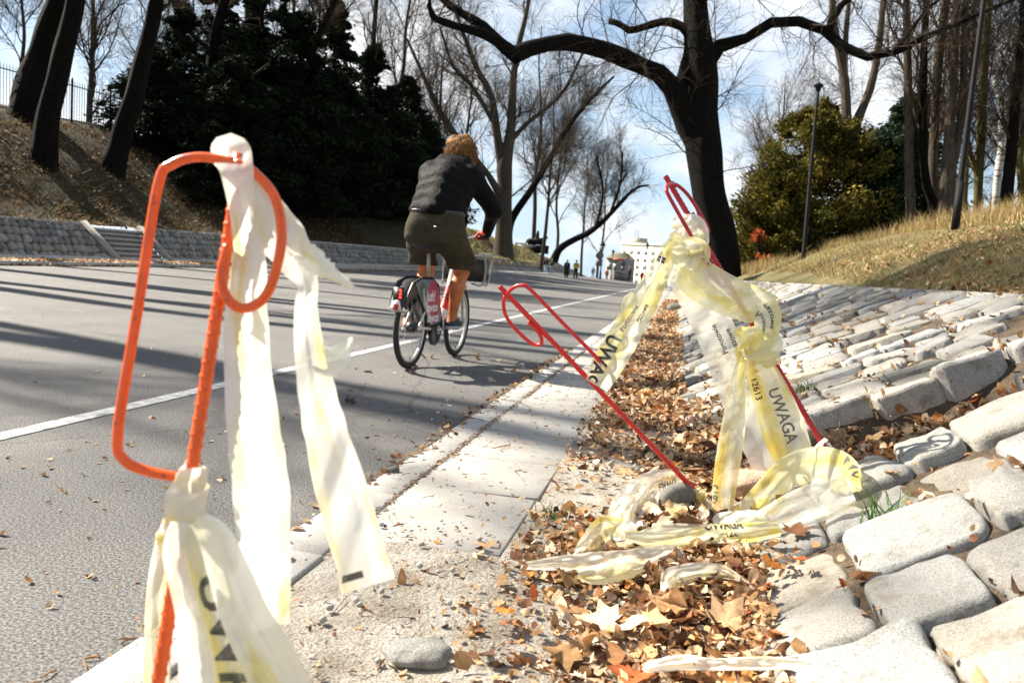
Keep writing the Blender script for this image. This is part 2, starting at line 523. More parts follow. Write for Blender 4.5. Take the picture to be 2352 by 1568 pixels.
# near kerb stones and paving slabs: one sheet object each, stones modelled with real joints
def slab_rows(name, x0, x1, y0, y1, step, mat, zt, h, seed, wob=.004, label=None):
    rg = np.random.default_rng(seed)
    mb = MB(); y = y0
    while y < y1:
        L = step * rg.uniform(.93, 1.07); g_ = .005 if y < 15 else .0
        dz = rg.normal(0, .0035, 4); a = x0 + rg.normal(0, wob); b = x1 + rg.normal(0, wob)
        e = .006
        ya, yb = y + g_, y + L - g_
        f = float(fall(y))
        c = np.array([[a, ya], [b, ya], [b, yb], [a, yb]])
        i = np.array([[a + e, ya + e], [b - e, ya + e], [b - e, yb - e], [a + e, yb - e]])
        v = np.concatenate([np.c_[c, np.full(4, zt - h + f)], np.c_[c, zt - e + dz + f], np.c_[i, zt + dz + f]])
        q = [[0, 1, 5, 4], [1, 2, 6, 5], [2, 3, 7, 6], [3, 0, 4, 7], [4, 5, 9, 8], [5, 6, 10, 9], [6, 7, 11, 10], [7, 4, 8, 11], [8, 9, 10, 11]]
        mb.add(v, q); y += L
    o = mb.build(name, mat); o["kind"] = "structure"
    return o
slab_rows("kerb", KX - .03, JX, .9, 120, .62, M_KERB, .013, .06, 4, .009)
slab_rows("pavement", JX + .012, SX, 2.32, 120, .6, M_SLAB, .021, .05, 5, .004)
# right side: base of the paved slope (with the hole), ledge and hill
HOLE_Y, HOLE_X = 3.40, 0.98          # where setts are missing
def hole_w(X, Y):
    u, w = (X - HOLE_X - .25 * (Y - HOLE_Y)) / .46, (Y - HOLE_Y) / .44
    return 1 - sstep(.72, 1.05, np.sqrt(np.abs(u) ** 3 + np.abs(w) ** 3) ** .667)
ys2 = np.concatenate([np.arange(-4, 0, .5), np.arange(0, 8, .06), np.arange(8, 40, .5), np.arange(40, 130, 3.0)])
sheet("slope_earth", lambda y: (toeX(y) - .05, topX(y) + .05), 46, M_EARTH,
      lambda X, Y: ground_z(X, Y) - .024 - .14 * hole_w(X, Y) + .006 * np.sin(X * 31) * np.sin(Y * 27), ys=ys2)
sheet("hill", lambda y: (topX(y) + .22, np.full_like(y, 60.0)), 40, M_TURF, lambda X, Y: ground_z(X, Y) + .05 * np.sin(X * 2.3 + .7) * np.sin(Y * 1.9), ys=YS, power=2.2)
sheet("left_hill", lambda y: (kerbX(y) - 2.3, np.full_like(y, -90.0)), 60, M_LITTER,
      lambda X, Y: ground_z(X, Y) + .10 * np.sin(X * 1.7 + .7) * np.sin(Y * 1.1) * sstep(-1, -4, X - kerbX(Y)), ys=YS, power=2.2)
sheet("left_pavement", lambda y: (kerbX(y) - .12, kerbX(y) - 1.0), 4, M_SLAB, lambda X, Y: ground_z(X, Y))
mbk = MB()
yk = -6.0
rgk = np.random.default_rng(8)
while yk < 140:
    L = 1.0
    a, b = yk + .006, yk + L - .006
    for_z = [float(rise(kerbX(y), y) + fall(y)) for y in (a, b)]
    xa, xb = float(kerbX(a)), float(kerbX(b))
    j = rgk.normal(0, .004)
    v = []
    for (x, y, z0) in ((xa, a, for_z[0]), (xb, b, for_z[1])):
        v += [[x + .02 + j, y, z0 - .05], [x + .01 + j, y, z0 + .105], [x - .01 + j, y, z0 + .125 + j], [x - .15 + j, y, z0 + .128 + j], [x - .15 + j, y, z0 - .05]]
    q = [[i, i + 5, (i + 1) % 5 + 5, (i + 1) % 5] for i in range(5)]
    mbk.add(v, q + [[0, 1, 3, 4], [5, 9, 8, 6]], [[1, 2, 3], [6, 8, 7]]); yk += L
o = mbk.build("left_kerb", M_KERB); o["kind"] = "structure"

# ================================================================ setts
def sett_block(corners, normal, depth, n, rg, bulge=.02, expo=4.0, rough=.006):
    """one rounded stone: corners (4,3) of its top, depth below, n x n grid"""
    t = np.linspace(-1, 1, n)
    t = np.sign(t) * np.abs(t) ** .5
    x, y = np.meshgrid(t, t, indexing='ij')
    x, y = x.ravel(), y.ravel()
    r = np.maximum(np.abs(x), np.abs(y))
    s = r / np.maximum((np.abs(x) ** expo + np.abs(y) ** expo) ** (1 / expo), 1e-6)
    X, Y = x * s, y * s
    u, w = (X + 1) / 2, (Y + 1) / 2
    c = corners
    p = ((1 - u) * (1 - w))[:, None] * c[0] + (u * (1 - w))[:, None] * c[1] + (u * w)[:, None] * c[2] + ((1 - u) * w)[:, None] * c[3]
    h = -bulge * (.7 * r ** 3 + .9 * r ** 14) - (depth - bulge) * np.clip((r - .95) / .05, 0, 1) ** 1.5
    ph = rg.uniform(0, 6.28, 6); kf = rg.normal(0, 2.2, (6, 2))
    und = sum(np.sin(kf[i, 0] * x + kf[i, 1] * y + ph[i]) for i in range(6)) / 6
    h = h + rough * und * (1 - r ** 6) * 1.6
    kf2 = rg.normal(0, 6.5, (5, 2))
    und2 = sum(np.sin(kf2[i, 0] * x + kf2[i, 1] * y + ph[i]) for i in range(5)) / 5
    h = h + rough * .55 * und2
    side = ((und * 1.5 + und2 * .9) * rough * 1.2 * r ** 3)[:, None] * nrm(p - c.mean(0))
    return p + side + h[:, None] * normal, grid_faces(n, n)

def quad_stones(name, courses, mat, parent=None, edges=None):
    mb = MB()
    rq = np.random.default_rng(2)
    for i, (v, q) in enumerate(courses):
        k = rq.uniform(.58, 1.08); w_ = rq.normal(.01, .035)
        c = np.repeat([[k * (1 + w_), k, k * (1 - w_ * 1.5)]], len(v), 0)
        if edges and edges[i]:                       # painted shade: lower sides of setts edging the hole get a darker colour
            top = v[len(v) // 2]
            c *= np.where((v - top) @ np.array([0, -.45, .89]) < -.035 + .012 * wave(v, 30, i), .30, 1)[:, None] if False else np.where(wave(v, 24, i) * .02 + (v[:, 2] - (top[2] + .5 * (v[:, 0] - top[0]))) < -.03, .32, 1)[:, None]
        mb.add(v, q, c=c)
    return mb.build(name, mat, parent, smooth=True)

rgs = np.random.default_rng(21)
def slope_pt(s, Y, lift=0.0):
    """s in 0..1 up the paved slope"""
    X = toeX(Y) + (topX(Y) - toeX(Y)) * s
    return np.stack([X, Y, ground_z(X, Y) + lift], -1)
near, yb, JOINTS, EDGE = [], .62, [], []
while yb < 62:
    wd = rgs.uniform(.27, .35) if yb < 3.6 else rgs.uniform(.21, .30)
    if yb > 14: wd *= 1.25
    ns = 7 if yb < 16 else 6
    bnd = np.linspace(0.0, 1, ns + 1) + np.r_[0, rgs.uniform(-.035, .035, ns - 1), 0]
    bnd[1:-1] += (rgs.random() - .5) * .09
    if rgs.random() < .5: bnd[1:-1] += .04
    sk = .10
    for j in range(ns):
        s0, s1 = bnd[j], bnd[j + 1]
        cs = []
        gap = (.004 if yb < 4 else .003)
        gs = gap / 2.0
        for (s, y) in ((s0 + gs, yb + gap), (s1 - gs, yb + gap), (s1 - gs, yb + wd - gap), (s0 + gs, yb + wd - gap)):
            y += .05 * math.sin(s * 6 + yb * 1.7) + rgs.normal(0, .009) + sk * (s - .5)
            s += rgs.normal(0, .006)
            cs.append(slope_pt(s, y))
        cs = np.array(cs)
        cen = cs.mean(0)
        if hole_w(cen[0], cen[1]) > .35: continue
        nm = nrm(np.cross(cs[1] - cs[0], cs[3] - cs[0]))
        if nm[2] < 0: nm = -nm
        if rgs.random() < .03 and yb > 4: continue
        cs = cs + nm * rgs.normal(.012, .012)
        if max(float(hole_w(cen[0], cen[1] - .26)), float(hole_w(cen[0] - .2, cen[1] - .15))) > .2: cs = cs + nm * np.array([.05, .05, .01, .01])[:, None]
        # loosened stones tilt
        cs = cs + nm * (np.array([-1, 1, 1, -1]) * rgs.normal(0, .006) + np.array([-1, -1, 1, 1]) * rgs.normal(0, .008))[:, None]
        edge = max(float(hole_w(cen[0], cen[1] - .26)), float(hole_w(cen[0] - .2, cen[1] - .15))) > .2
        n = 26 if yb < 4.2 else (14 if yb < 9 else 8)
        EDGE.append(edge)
        near.append(sett_block(cs, nm, .24 if edge else .12, n, rgs, .008 if edge else rgs.uniform(.007, .017), rgs.uniform(6, 14), .0115 if yb < 6 else .008))
        for e in range(4): JOINTS.append((cs[e], cs[(e + 1) % 4]))
    yb += wd
emb = empty("stone_embankment", (1.0, 0, 0), "long slope of pale granite setts beside the pavement with a hole in it", "stone embankment")
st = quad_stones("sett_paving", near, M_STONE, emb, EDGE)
cop, yb = [], -1.0
while yb < 110:
    L = rgs.uniform(.45, .75) * (1 if yb < 30 else 2)
    cs = np.array([[float(topX(y)) + dx, y, float(ground_z(topX(y) + .02, y)) + .015] for dx, y in ((0, yb + .01), (.27, yb + .01), (.27, yb + L - .01), (0, yb + L - .01))])
    cs[:, 2] = ZTOP + .02 + fall(cs[:, 1]) + rgs.normal(0, .006)
    cop.append(sett_block(cs, np.array([0, 0, 1.0]), .15, 8, rgs, .006, 10, .004)); yb += L
quad_stones("coping", cop, M_STONE, emb)

# left retaining wall: diagonal setts, coping, stairs cut through it
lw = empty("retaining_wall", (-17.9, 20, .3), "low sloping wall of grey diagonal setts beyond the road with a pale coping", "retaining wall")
ys3 = np.concatenate([np.arange(0, 60, .5), np.arange(60, 150, 2.0)])
STAIR_Y0, STAIR_Y1 = 22.6, 25.6
def wall_base(y):
    y = np.asarray(y, float)
    return kerbX(y) - .9, .12 + rise(kerbX(y), y) + fall(y) + .04
wst, rgw = [], np.random.default_rng(5)
def wall_pt(a, y):
    x, z = wall_base(y)
    return np.array([x - 1.2 * a, y, z + 1.10 * a])
y = 9.0
while y < 128:
    sz = .27 if y < 55 else .6
    for r_ in range(5 if y < 55 else 2):
        nr = 5 if y < 55 else 2
        a0, a1 = r_ / nr, (r_ + 1) / nr
        sh = .22
        g_ = .02
        yy = y + (r_ % 2) * sz * .5 + rgw.normal(0, .02)
        cs = np.array([wall_pt(a0 + .012, yy + g_ + sh * a0), wall_pt(a0 + .012, yy + sz - g_ + sh * a0), wall_pt(a1 - .012, yy + sz - g_ + sh * a1), wall_pt(a1 - .012, yy + g_ + sh * a1)])
        c = cs.mean(0)
        lean = (c[2] - wall_base(c[1])[1])
        if STAIR_Y0 < c[1] < STAIR_Y1: continue
        cs += rgw.normal(0, .028, (4, 3)) * [.5, 1, .45]
        nm = nrm(np.array([1.1, 0, 1.2]))
        wst.append(sett_block(cs + nm * rgw.normal(.02, .012), nm, .1, 7, rgw, .008, 7, .008))
    y += sz
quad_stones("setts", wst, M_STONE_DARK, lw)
def wall_sheet(yr):
    X, Z = wall_base(yr)
    v = np.concatenate([np.c_[X + .02, yr, Z - .1], np.c_[X - 1.22, yr, Z + 1.06], np.c_[X - 1.7, yr, Z + 1.06]])
    n = len(yr); i = np.arange(n - 1)
    return v, np.concatenate([np.stack([i + k * n, i + k * n + 1, i + (k + 1) * n + 1, i + (k + 1) * n], -1) for k in (0, 1)])
mb = MB()
for yr in (np.r_[ys3[ys3 < STAIR_Y0], STAIR_Y0], np.r_[STAIR_Y1, ys3[ys3 > STAIR_Y1]]): mb.add(*wall_sheet(yr))
mb.build("mortar_bed", M_EARTH, lw)
mb, y = MB(), 2.0
while y < 128:
    L = 1.4
    if not (STAIR_Y0 - .2 < y + L / 2 < STAIR_Y1 + .2):
        x, z = wall_base(y + L / 2)
        ang = math.atan2(float(kerbX(y + L) - kerbX(y)), L)
        M = np.array([[math.cos(ang), math.sin(ang), 0], [-math.sin(ang), math.cos(ang), 0], [0, 0, 1]])
        mb.box((x - 1.38, y + L / 2, z + 1.10), (.40, L - .012, .10), M)
    y += L
mb.build("coping", M_KERB, lw)
stz = empty("stone_stairs", (-18, 24, .3), "pale stone steps cut through the low sett wall across the road", "stairs")
mb = MB(); md = MB()
xs, zs = wall_base(24.1)
for k in range(7):
    mb.box((xs - .06 - .172 * k, 24.1, zs + .05 + .155 * k), (.22, 2.5, .05))
    md.box((xs - .10 - .172 * k, 24.1, zs - .10 + .155 * k), (.16, 2.44, .24))
mb.build("tread", M_KERB, stz); md.build("riser", M_STONE_LOOSE, stz)
for y0 in (22.72, 25.48):
    x, z = wall_base(24.1)
    mb = MB()
    pts = np.array([[x + .1, y0, z + .0], [x - 1.25, y0, z + 1.14]])
    w = np.array([0, .11, 0]); u = np.array([.06, 0, .066])
    v = np.concatenate([pts - w - u, pts + w - u, pts + w + u, pts - w + u]).reshape(4, 2, 3).transpose(1, 0, 2).reshape(-1, 3)
    mb.add(v, [[0, 1, 2, 3], [4, 7, 6, 5], [0, 4, 5, 1], [1, 5, 6, 2], [2, 6, 7, 3], [3, 7, 4, 0]])
    mb.build("stringer", M_STONE_LOOSE, stz)
# ================================================================ trees
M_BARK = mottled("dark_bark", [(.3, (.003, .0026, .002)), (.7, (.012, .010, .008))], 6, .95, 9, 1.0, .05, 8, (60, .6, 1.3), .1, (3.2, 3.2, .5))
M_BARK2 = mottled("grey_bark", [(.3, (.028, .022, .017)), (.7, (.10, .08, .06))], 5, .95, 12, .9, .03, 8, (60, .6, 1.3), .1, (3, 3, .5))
M_MOSSY = mottled("mossy_bark", [(.35, (.03, .026, .018)), (.55, (.085, .075, .022)), (.75, (.11, .085, .035))], 2.2, .95, 14, .9, .03, 8, (60, .6, 1.3), .1)
M_TWIG = mottled("twig_bark", [(.3, (.024, .018, .013)), (.7, (.085, .062, .042))], 1.5, .95, None, spec=.1)
M_BIRCH = mottled("birch_bark", [(.38, (.07, .065, .06)), (.46, (.38, .37, .35)), (.7, (.52, .5, .48))], 3.0, .8, 30, .5, .01, 6, None, .2, (.6, .6, 4.0))
M_BARKS = dict(dark=M_BARK, grey=M_BARK2, mossy=M_MOSSY, birch=M_BIRCH)

def spawn(rg, Pn, Rn, M, lr, K, ang=(35, 70), up=.15, wob=.16, t=(.15, 1.0), ratio=.55, rmin=.004, tip=.35, grav=0.0, rmax=9):
    """M child limbs growing out of the limbs Pn (N,K,3)"""
    seg = np.linalg.norm(np.diff(Pn, axis=1), axis=2)
    Ls = seg.sum(1)
    pr = rg.choice(len(Pn), M, p=Ls / Ls.sum())
    tt = rg.uniform(t[0], t[1], M)
    f = tt * (Pn.shape[1] - 1); i = np.minimum(f.astype(int), Pn.shape[1] - 2); f = (f - i)[:, None]
    a, b = Pn[pr, i], Pn[pr, i + 1]
    base = a * (1 - f) + b * f
    T = nrm(b - a)
    r0_ = np.clip((Rn[pr, i] * (1 - f[:, 0]) + Rn[pr, i + 1] * f[:, 0]) * ratio, rmin, rmax)
    perp = nrm(np.cross(T, rg.normal(size=(M, 3))))
    an = np.radians(rg.uniform(ang[0], ang[1], M))[:, None]
    d = nrm(T * np.cos(an) + perp * np.sin(an) + np.array([0, 0, up]))
    L = rg.uniform(lr[0], lr[1], M) * (.55 + .45 * (1 - tt))
    st = (L / (K - 1))[:, None]
    out = [base]
    cur = d
    for k in range(K - 1):
        out.append(out[-1] + cur * st)
        cur = nrm(cur + rg.normal(0, wob, (M, 3)) + np.array([0, 0, up * .35 - grav]))
    Pc = np.stack(out, 1)
    Rc = r0_[:, None] * np.linspace(1, tip, K)[None]
    return Pc, np.maximum(Rc, rmin * .6)

def tree_obj(name, label, trunk, rg, levels, bark='dark', cat='tree', group=None, extra=(), crown_mat=None, base=None, S=14, wobr=.05, flare=.35, trunk_r=None):
    """trunk: (K,4) rows x y z r; extra: further limbs of the same kind; levels: keyword sets for spawn"""
    tk = np.asarray(trunk, float)
    n = max(24, len(tk) * 6)
    c = catmull(tk, n)
    hgt = c[:, 2] - c[0, 2]
    c[:, 3] *= 1 + flare * np.exp(-np.maximum(hgt, 0) / (c[0, 3] * 2.2 + .01))
    ang = np.arange(S) * 2 * math.pi / S
    v, q = tubes(c[None, :, :3], c[None, :, 3], S)
    ctr = np.repeat(c[:, :3], S, 0)
    rr = np.tile(ang, n)
    hh = np.repeat(np.linspace(0, 1, n) * 9, S)
    k = 1 + wobr * np.sin(rr * 3 + hh) + wobr * .8 * np.sin(rr * 5 - hh * 2.1) + wobr * np.sin(hh * 3.3 + rr)
    v = ctr + (v - ctr) * k[:, None]
    root = empty(name, tuple(base if base is not None else c[0, :3]), label, cat, group)
    mbv, mbq, off = [v], [q], len(v)
    lim = [(c[None, ::3, :3], c[None, ::3, 3])]
    for e in extra:
        e = catmull(np.asarray(e, float), 13)
        e[:, 3] *= 1 + .06 * np.sin(np.arange(13) * 2.3)
        vv, qq = tubes(e[None, :, :3], e[None, :, 3], 9)
        mbv.append(vv); mbq.append(qq + off); off += len(vv)
        lim.append((e[None, :, :3], e[None, :, 3]))
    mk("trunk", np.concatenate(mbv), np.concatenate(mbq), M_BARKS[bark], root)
    cv, cq, off = [], [], 0
    cur = lim
    for li, kw in enumerate(levels):
        kw = dict(kw); keep = kw.pop('keep', False); Sx = kw.pop('S', 5 if li == 0 else 3)
        newl = []
        Ms = kw.pop('M')
        tot = [np.linalg.norm(np.diff(p, axis=1), axis=2).sum() for p, r in cur]
        for (p, r), w in zip(cur, np.array(tot) / sum(tot)):
            m = int(round(Ms * w))
            if m < 1: continue
            pc, rc = spawn(rg, p, r, m, **kw)
            newl.append((pc, rc))
            vv, qq = tubes(pc, rc, Sx)
            cv.append(vv); cq.append(qq + off); off += len(vv)
        cur = (cur + newl) if keep else newl
        if li == 0: cur = newl + (lim[1:] if extra else [])
    if cv: mk("crown", np.concatenate(cv), np.concatenate(cq), crown_mat or M_TWIG, root)
    return root

def px_limb(rows, dd=0.0):
    """rows of (px, py, depth, width_px) -> (x, y, z, r)"""
    return np.array([[*P(a, b, d), w * d / F / 2] for a, b, d, w in rows])

rt = np.random.default_rng(77)
# ---- the big dark tree beside the paved slope
d0 = 26.0
b0 = P(1663, 690, d0)
trunk = px_limb([(1662, 690, 26, 84), (1652, 600, 26, 80), (1648, 520, 26, 74), (1627, 430, 26, 74), (1616, 330, 26, 80), (1612, 240, 26, 74), (1612, 180, 26, 70), (1607, 110, 26, 66), (1597, 30, 26.2, 56), (1588, -80, 26.5, 46), (1600, -230, 27, 30)])
L1 = px_limb([(1600, 330, 26, 52), (1570, 262, 26, 56), (1543, 200, 25.8, 46), (1508, 165, 25.6, 42), (1468, 150, 25.4, 40), (1395, 118, 25, 42), (1303, 97, 24.5, 38), (1230, 108, 24, 36), (1179, 128, 23.7, 40)])
L1a = px_limb([(1185, 130, 23.7, 34), (1124, 84, 23.3, 24), (1047, 60, 23, 18), (996, 42, 22.7, 17), (986, 24, 22.6, 13), (990, -30, 22.5, 11), (1004, -110, 22.6, 7)])
L1b = px_limb([(1182, 130, 23.7, 30), (1153, 102, 23.6, 25), (1109, 59, 23.6, 22), (1040, 18, 23.7, 18), (985, -30, 24, 14), (900, -90, 24.4, 8)])
LM = px_limb([(1590, 85, 26, 28), (1567, 62, 26.1, 22), (1527, 50, 26.3, 19), (1480, 62, 26.5, 17), (1446, 70, 26.6, 17), (1424, 56, 26.7, 14), (1399, 49, 26.8, 13)])
STEM = px_limb([(1590, 300, 26, 56), (1572, 240, 26, 34), (1566, 190, 26.2, 30), (1580, 140, 26.2, 30), (1592, 90, 26, 34)])
LR = px_limb([(1615, 150, 26, 52), (1645, 110, 26, 34), (1698, 98, 25.6, 25), (1749, 62, 25.2, 23), (1797, 48, 24.8, 24), (1859, 55, 24.4, 23), (1914, 84, 24, 23), (1951, 121, 23.6, 21), (2017, 134, 23.2, 19), (2050, 124, 23, 16), (2130, 84, 22.6, 14), (2244, 35, 22.2, 11), (2352, -12, 22, 7)])
LRb = px_limb([(1905, 75, 24, 18), (1912, 45, 24, 18), (1935, 10, 24, 15), (1985, -30, 24, 10), (2060, -100, 24, 6)])
LRc = px_limb([(2050, 124, 23, 13), (2112, 44, 23.2, 9), (2150, 5, 23.4, 7), (2230, -50, 23.6, 5)])
LU = px_limb([(1600, 20, 26.2, 30), (1650, -60, 25.5, 22), (1740, -130, 24.5, 15), (1900, -220, 23, 8)])
LV = px_limb([(1600, 10, 26.2, 26), (1540, -60, 26, 18), (1440, -130, 25.8, 12), (1330, -180, 25.5, 8)])
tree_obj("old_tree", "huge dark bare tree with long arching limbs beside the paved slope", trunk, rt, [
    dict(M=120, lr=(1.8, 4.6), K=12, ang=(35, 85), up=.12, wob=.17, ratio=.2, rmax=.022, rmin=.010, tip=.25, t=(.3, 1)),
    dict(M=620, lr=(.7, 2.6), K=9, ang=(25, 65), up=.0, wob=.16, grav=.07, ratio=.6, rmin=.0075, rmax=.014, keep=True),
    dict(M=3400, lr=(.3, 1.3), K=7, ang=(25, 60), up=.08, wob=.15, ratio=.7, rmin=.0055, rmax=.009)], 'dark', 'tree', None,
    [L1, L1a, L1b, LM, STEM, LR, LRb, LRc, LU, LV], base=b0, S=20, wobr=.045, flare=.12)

# ---- leaning trunks on the left bank
def rooted(rows, px, py):
    """depth at which the image point stands on the ground"""
    p, d = ray_hit(px, py)
    r = px_limb([(a, b, d * k, w) for a, b, k, w in rows])
    low = r[0].copy(); low[2] -= .5
    return np.concatenate([[low], r]), d
SPARSE = [dict(M=16, lr=(1.5, 5), K=8, ang=(25, 60), up=.35, wob=.18, ratio=.35, t=(.55, 1), rmax=.07),
          dict(M=110, lr=(.7, 2.4), K=6, ang=(30, 65), up=.15, wob=.2, ratio=.5, rmin=.008, rmax=.02, keep=True),
          dict(M=1300, lr=(.4, 1.8), K=6, ang=(25, 60), up=.1, wob=.15, ratio=.65, rmin=.007, rmax=.012)]
DENSER = [dict(SPARSE[0], M=34, lr=(2.5, 8)), dict(SPARSE[1], M=420), dict(SPARSE[2], M=3200)]
r_, d_ = rooted([(99, 374, 1, 52), (121, 226, .99, 46), (155, 80, .98, 42), (176, -8, .97, 38), (205, -160, .96, 30), (225, -330, .95, 20)], 99, 374)
tree_obj("leaning_tree", "thick dark leaning trunk standing in front on the leafy bank, leftmost pair", r_, rt, SPARSE, 'dark', group="leaning trees on the left bank")
r_ = px_limb([(62, 300, 33, 76), (76, 208, 33, 66), (96, 130, 33, 60), (122, 40, 32.7, 52), (140, -20, 32.5, 46), (170, -180, 32, 34), (185, -300, 32, 22)])
tree_obj("leaning_tree", "massive dark trunk at the top of the bank beside the iron fence", r_, rt, DENSER, 'dark', group="leaning trees on the left bank")
r_, d_ = rooted([(256, 390, 1, 50), (276, 330, 1, 44), (303, 240, .99, 42), (332, 121, .98, 36), (362, -5, .97, 30), (395, -160, .96, 22), (410, -300, .95, 14)], 256, 390)
tree_obj("leaning_tree", "dark leaning trunk rising from mid bank just left of the evergreens", r_, rt, SPARSE, 'dark', group="leaning trees on the left bank")
r_, d_ = rooted([(451, 357, 1, 34), (466, 300, 1, 29), (482, 240, 1, 27), (489, 121, .99, 25), (500, 60, .98, 23), (520, -20, .97, 21), (540, -160, .96, 14)], 451, 357)
ex = px_limb([(484, 115, d_ * .99, 15), (439, 77, d_, 12), (403, 20, d_, 10), (388, -30, d_, 7)])
tree_obj("leaning_tree", "slim dark curved trunk standing against the evergreens above the orange loop", r_, rt, SPARSE, 'dark', group="leaning trees on the left bank", extra=[ex])
for rows, dd, lab in (([(592, 300, 60), (584, 150, 42), (580, 40, 36), (574, -60, 30), (565, -250, 20)], 47, "thick dark trunk standing up through the evergreens at the top of the picture"),
                      ([(676, 330, 24), (690, 255, 21), (712, 140, 18), (742, 60, 16), (775, -15, 14), (815, -130, 9)], 46, "slim dark trunk leaning right across the middle of the evergreens"),
                      ([(838, 330, 16), (850, 200, 13), (858, 90, 11), (866, -20, 10), (880, -160, 7)], 55, "thin bare trunk rising from the right end of the evergreens")):
    r_ = px_limb([(a, b, dd, w) for a, b, w in rows])
    low = r_[0].copy(); low[2] = min(low[2], float(ground_z(low[0], low[1])) - .3)
    tree_obj("leaning_tree", lab, np.concatenate([[low], r_]), rt, SPARSE, 'dark', group="leaning trees on the left bank")
lmb = MB()
pl, dl = ray_hit(500, 470)
a = P(486, 236, d_ * 1.02); b = P(548, 200, d_ * .97); c = P(617, 147, d_ * .92)
lmb.tube(catmull([a, b, c], 10), np.linspace(.1, .07, 10), 8)
o = lmb.build("broken_branch", M_BARK2, smooth=True); tag(o, "broken pale ended branch sticking out of the evergreens beside the slim trunk", "branch")

# ---- generic bare trees (prototypes copied)
def proto(seed, H, r, name, label, bark='grey', dens=1.0, spread=1.0, lean=0.0, t0=.22, loc=(0, 0, 0)):
    rg = np.random.default_rng(seed)
    k = 7
    z = np.linspace(0, 1, k)
    tr = np.c_[np.cumsum(rg.normal(0, .018, k)) * H * .6 + lean * z ** 1.4 * H, np.cumsum(rg.normal(0, .018, k)) * H * .6, z * H, r * (1 - .85 * z ** 1.1)]
    tr[0, 2] = -.6
    return tree_obj(name, label, tr, rg, [
        dict(M=int(17 * dens), lr=(.22 * H * spread, .5 * H * spread), K=9, ang=(28, 60), up=.28, wob=.15, ratio=.42, t=(t0, .98), rmax=.085),
        dict(M=int(120 * dens), lr=(.10 * H, .26 * H), K=7, ang=(25, 60), up=.16, wob=.15, ratio=.5, rmin=.013, rmax=.03, keep=True),
        dict(M=int(900 * dens), lr=(.05 * H, .15 * H), K=6, ang=(25, 60), up=.1, wob=.15, ratio=.5, rmin=.009),
        dict(M=int(4200 * dens), lr=(.03 * H, .085 * H), K=4, ang=(25, 60), up=.08, wob=.15, ratio=.65, rmin=.0062)], bark, 'tree', base=(0, 0, 0), wobr=.03)
def plant_at(root, p, rz=0.0, s=1.0, label=None, group=None, sz=None):
    root.location = Vector(p); root.rotation_euler = (0, 0, rz); root.scale = (s, s, sz or s)
    if label: root["label"] = label
    if group: root["group"] = group
    return root
G_BACK = "bare trees behind the left bank"
G_FAR = "bare trees at the far end of the street"
G_RIGHT = "bare trees on the right hill"
FARP = dict(dens=.55)
protos = [proto(101, 17, .2, "bare_tree", "x", dens=.75), proto(102, 15, .17, "bare_tree", "x", spread=1.15, dens=.8), proto(103, 19, .23, "bare_tree", "x", dens=.85), proto(104, 13, .2, "bare_tree", "x", spread=1.25, t0=.15)]
used = set()
def bare(k, p, rz, s, label, group, sz=None):
    src = protos[k]
    o = src if k not in used else copy_tree(src)
    used.add(k)
    return plant_at(o, p, rz, s, label, group, sz)
def col(px, d):
    p = P(px, 640, d); p[2] = float(ground_z(p[0], p[1])) - .1
    return p
# beyond the fence, upper left
bare(1, col(-40, 47), 1.0, 1.0, "bare tree with fine twigs beyond the iron fence at the left picture edge", G_BACK)
bare(0, col(60, 62), 2.2, 1.0, "pale twiggy tree showing between fence and massive trunk, upper left corner", G_BACK)
bare(3, col(205, 58), 4.0, 1.2, "bare tree behind the fence seen between the two leftmost leaning trunks", G_BACK)
bare(2, col(330, 66), .6, 1.05, "tall bare tree behind the fence seen through the gap left of the evergreens", G_BACK)
bare(1, col(420, 72), 5.0, 1.3, "bare tree whose twigs fill the sky above the left evergreens", G_BACK)
bare(2, col(640, 75), 3.3, 1.35, "bare tree standing up out of the dark evergreens", G_BACK)
bare(0, col(760, 70), 1.9, 1.45, "bare tree behind the evergreens above the open gap left of the rider", G_BACK)
bare(2, col(880, 80), 2.7, 1.4, "bare tree right behind the last evergreen, above the rider", G_BACK)
bare(3, col(985, 88), .3, 1.5, "broad bare tree behind the rider's head", G_BACK)
# far end of the street
protos.append(proto(111, 17, .18, "bare_tree", "x", dens=.75, t0=.3)); protos.append(proto(112, 15, .15, "bare_tree", "x", dens=.75, spread=1.2, t0=.25))
bare(5, col(1060, 105), 2.0, 1.7, "bare tree behind the forked trunk, over its left shoulder", G_FAR)
bare(4, col(1215, 112), 4.4, 1.8, "tall thin bare tree just right of the forked trunk", G_FAR)
bare(5, col(1275, 118), 1.1, 1.6, "spreading bare tree behind the walkers in dark jackets", G_FAR)
bare(5, col(1330, 128), 3.0, 1.5, "bare tree above the person in yellow jacket", G_FAR)
bare(5, col(1372, 150), 5.2, 1.7, "brownish low bare tree beside the far lamp post, end of the row", G_FAR)
bare(4, col(1240, 92), 2.6, 1.3, "slim bare tree on the far mound above the two walkers", G_FAR)
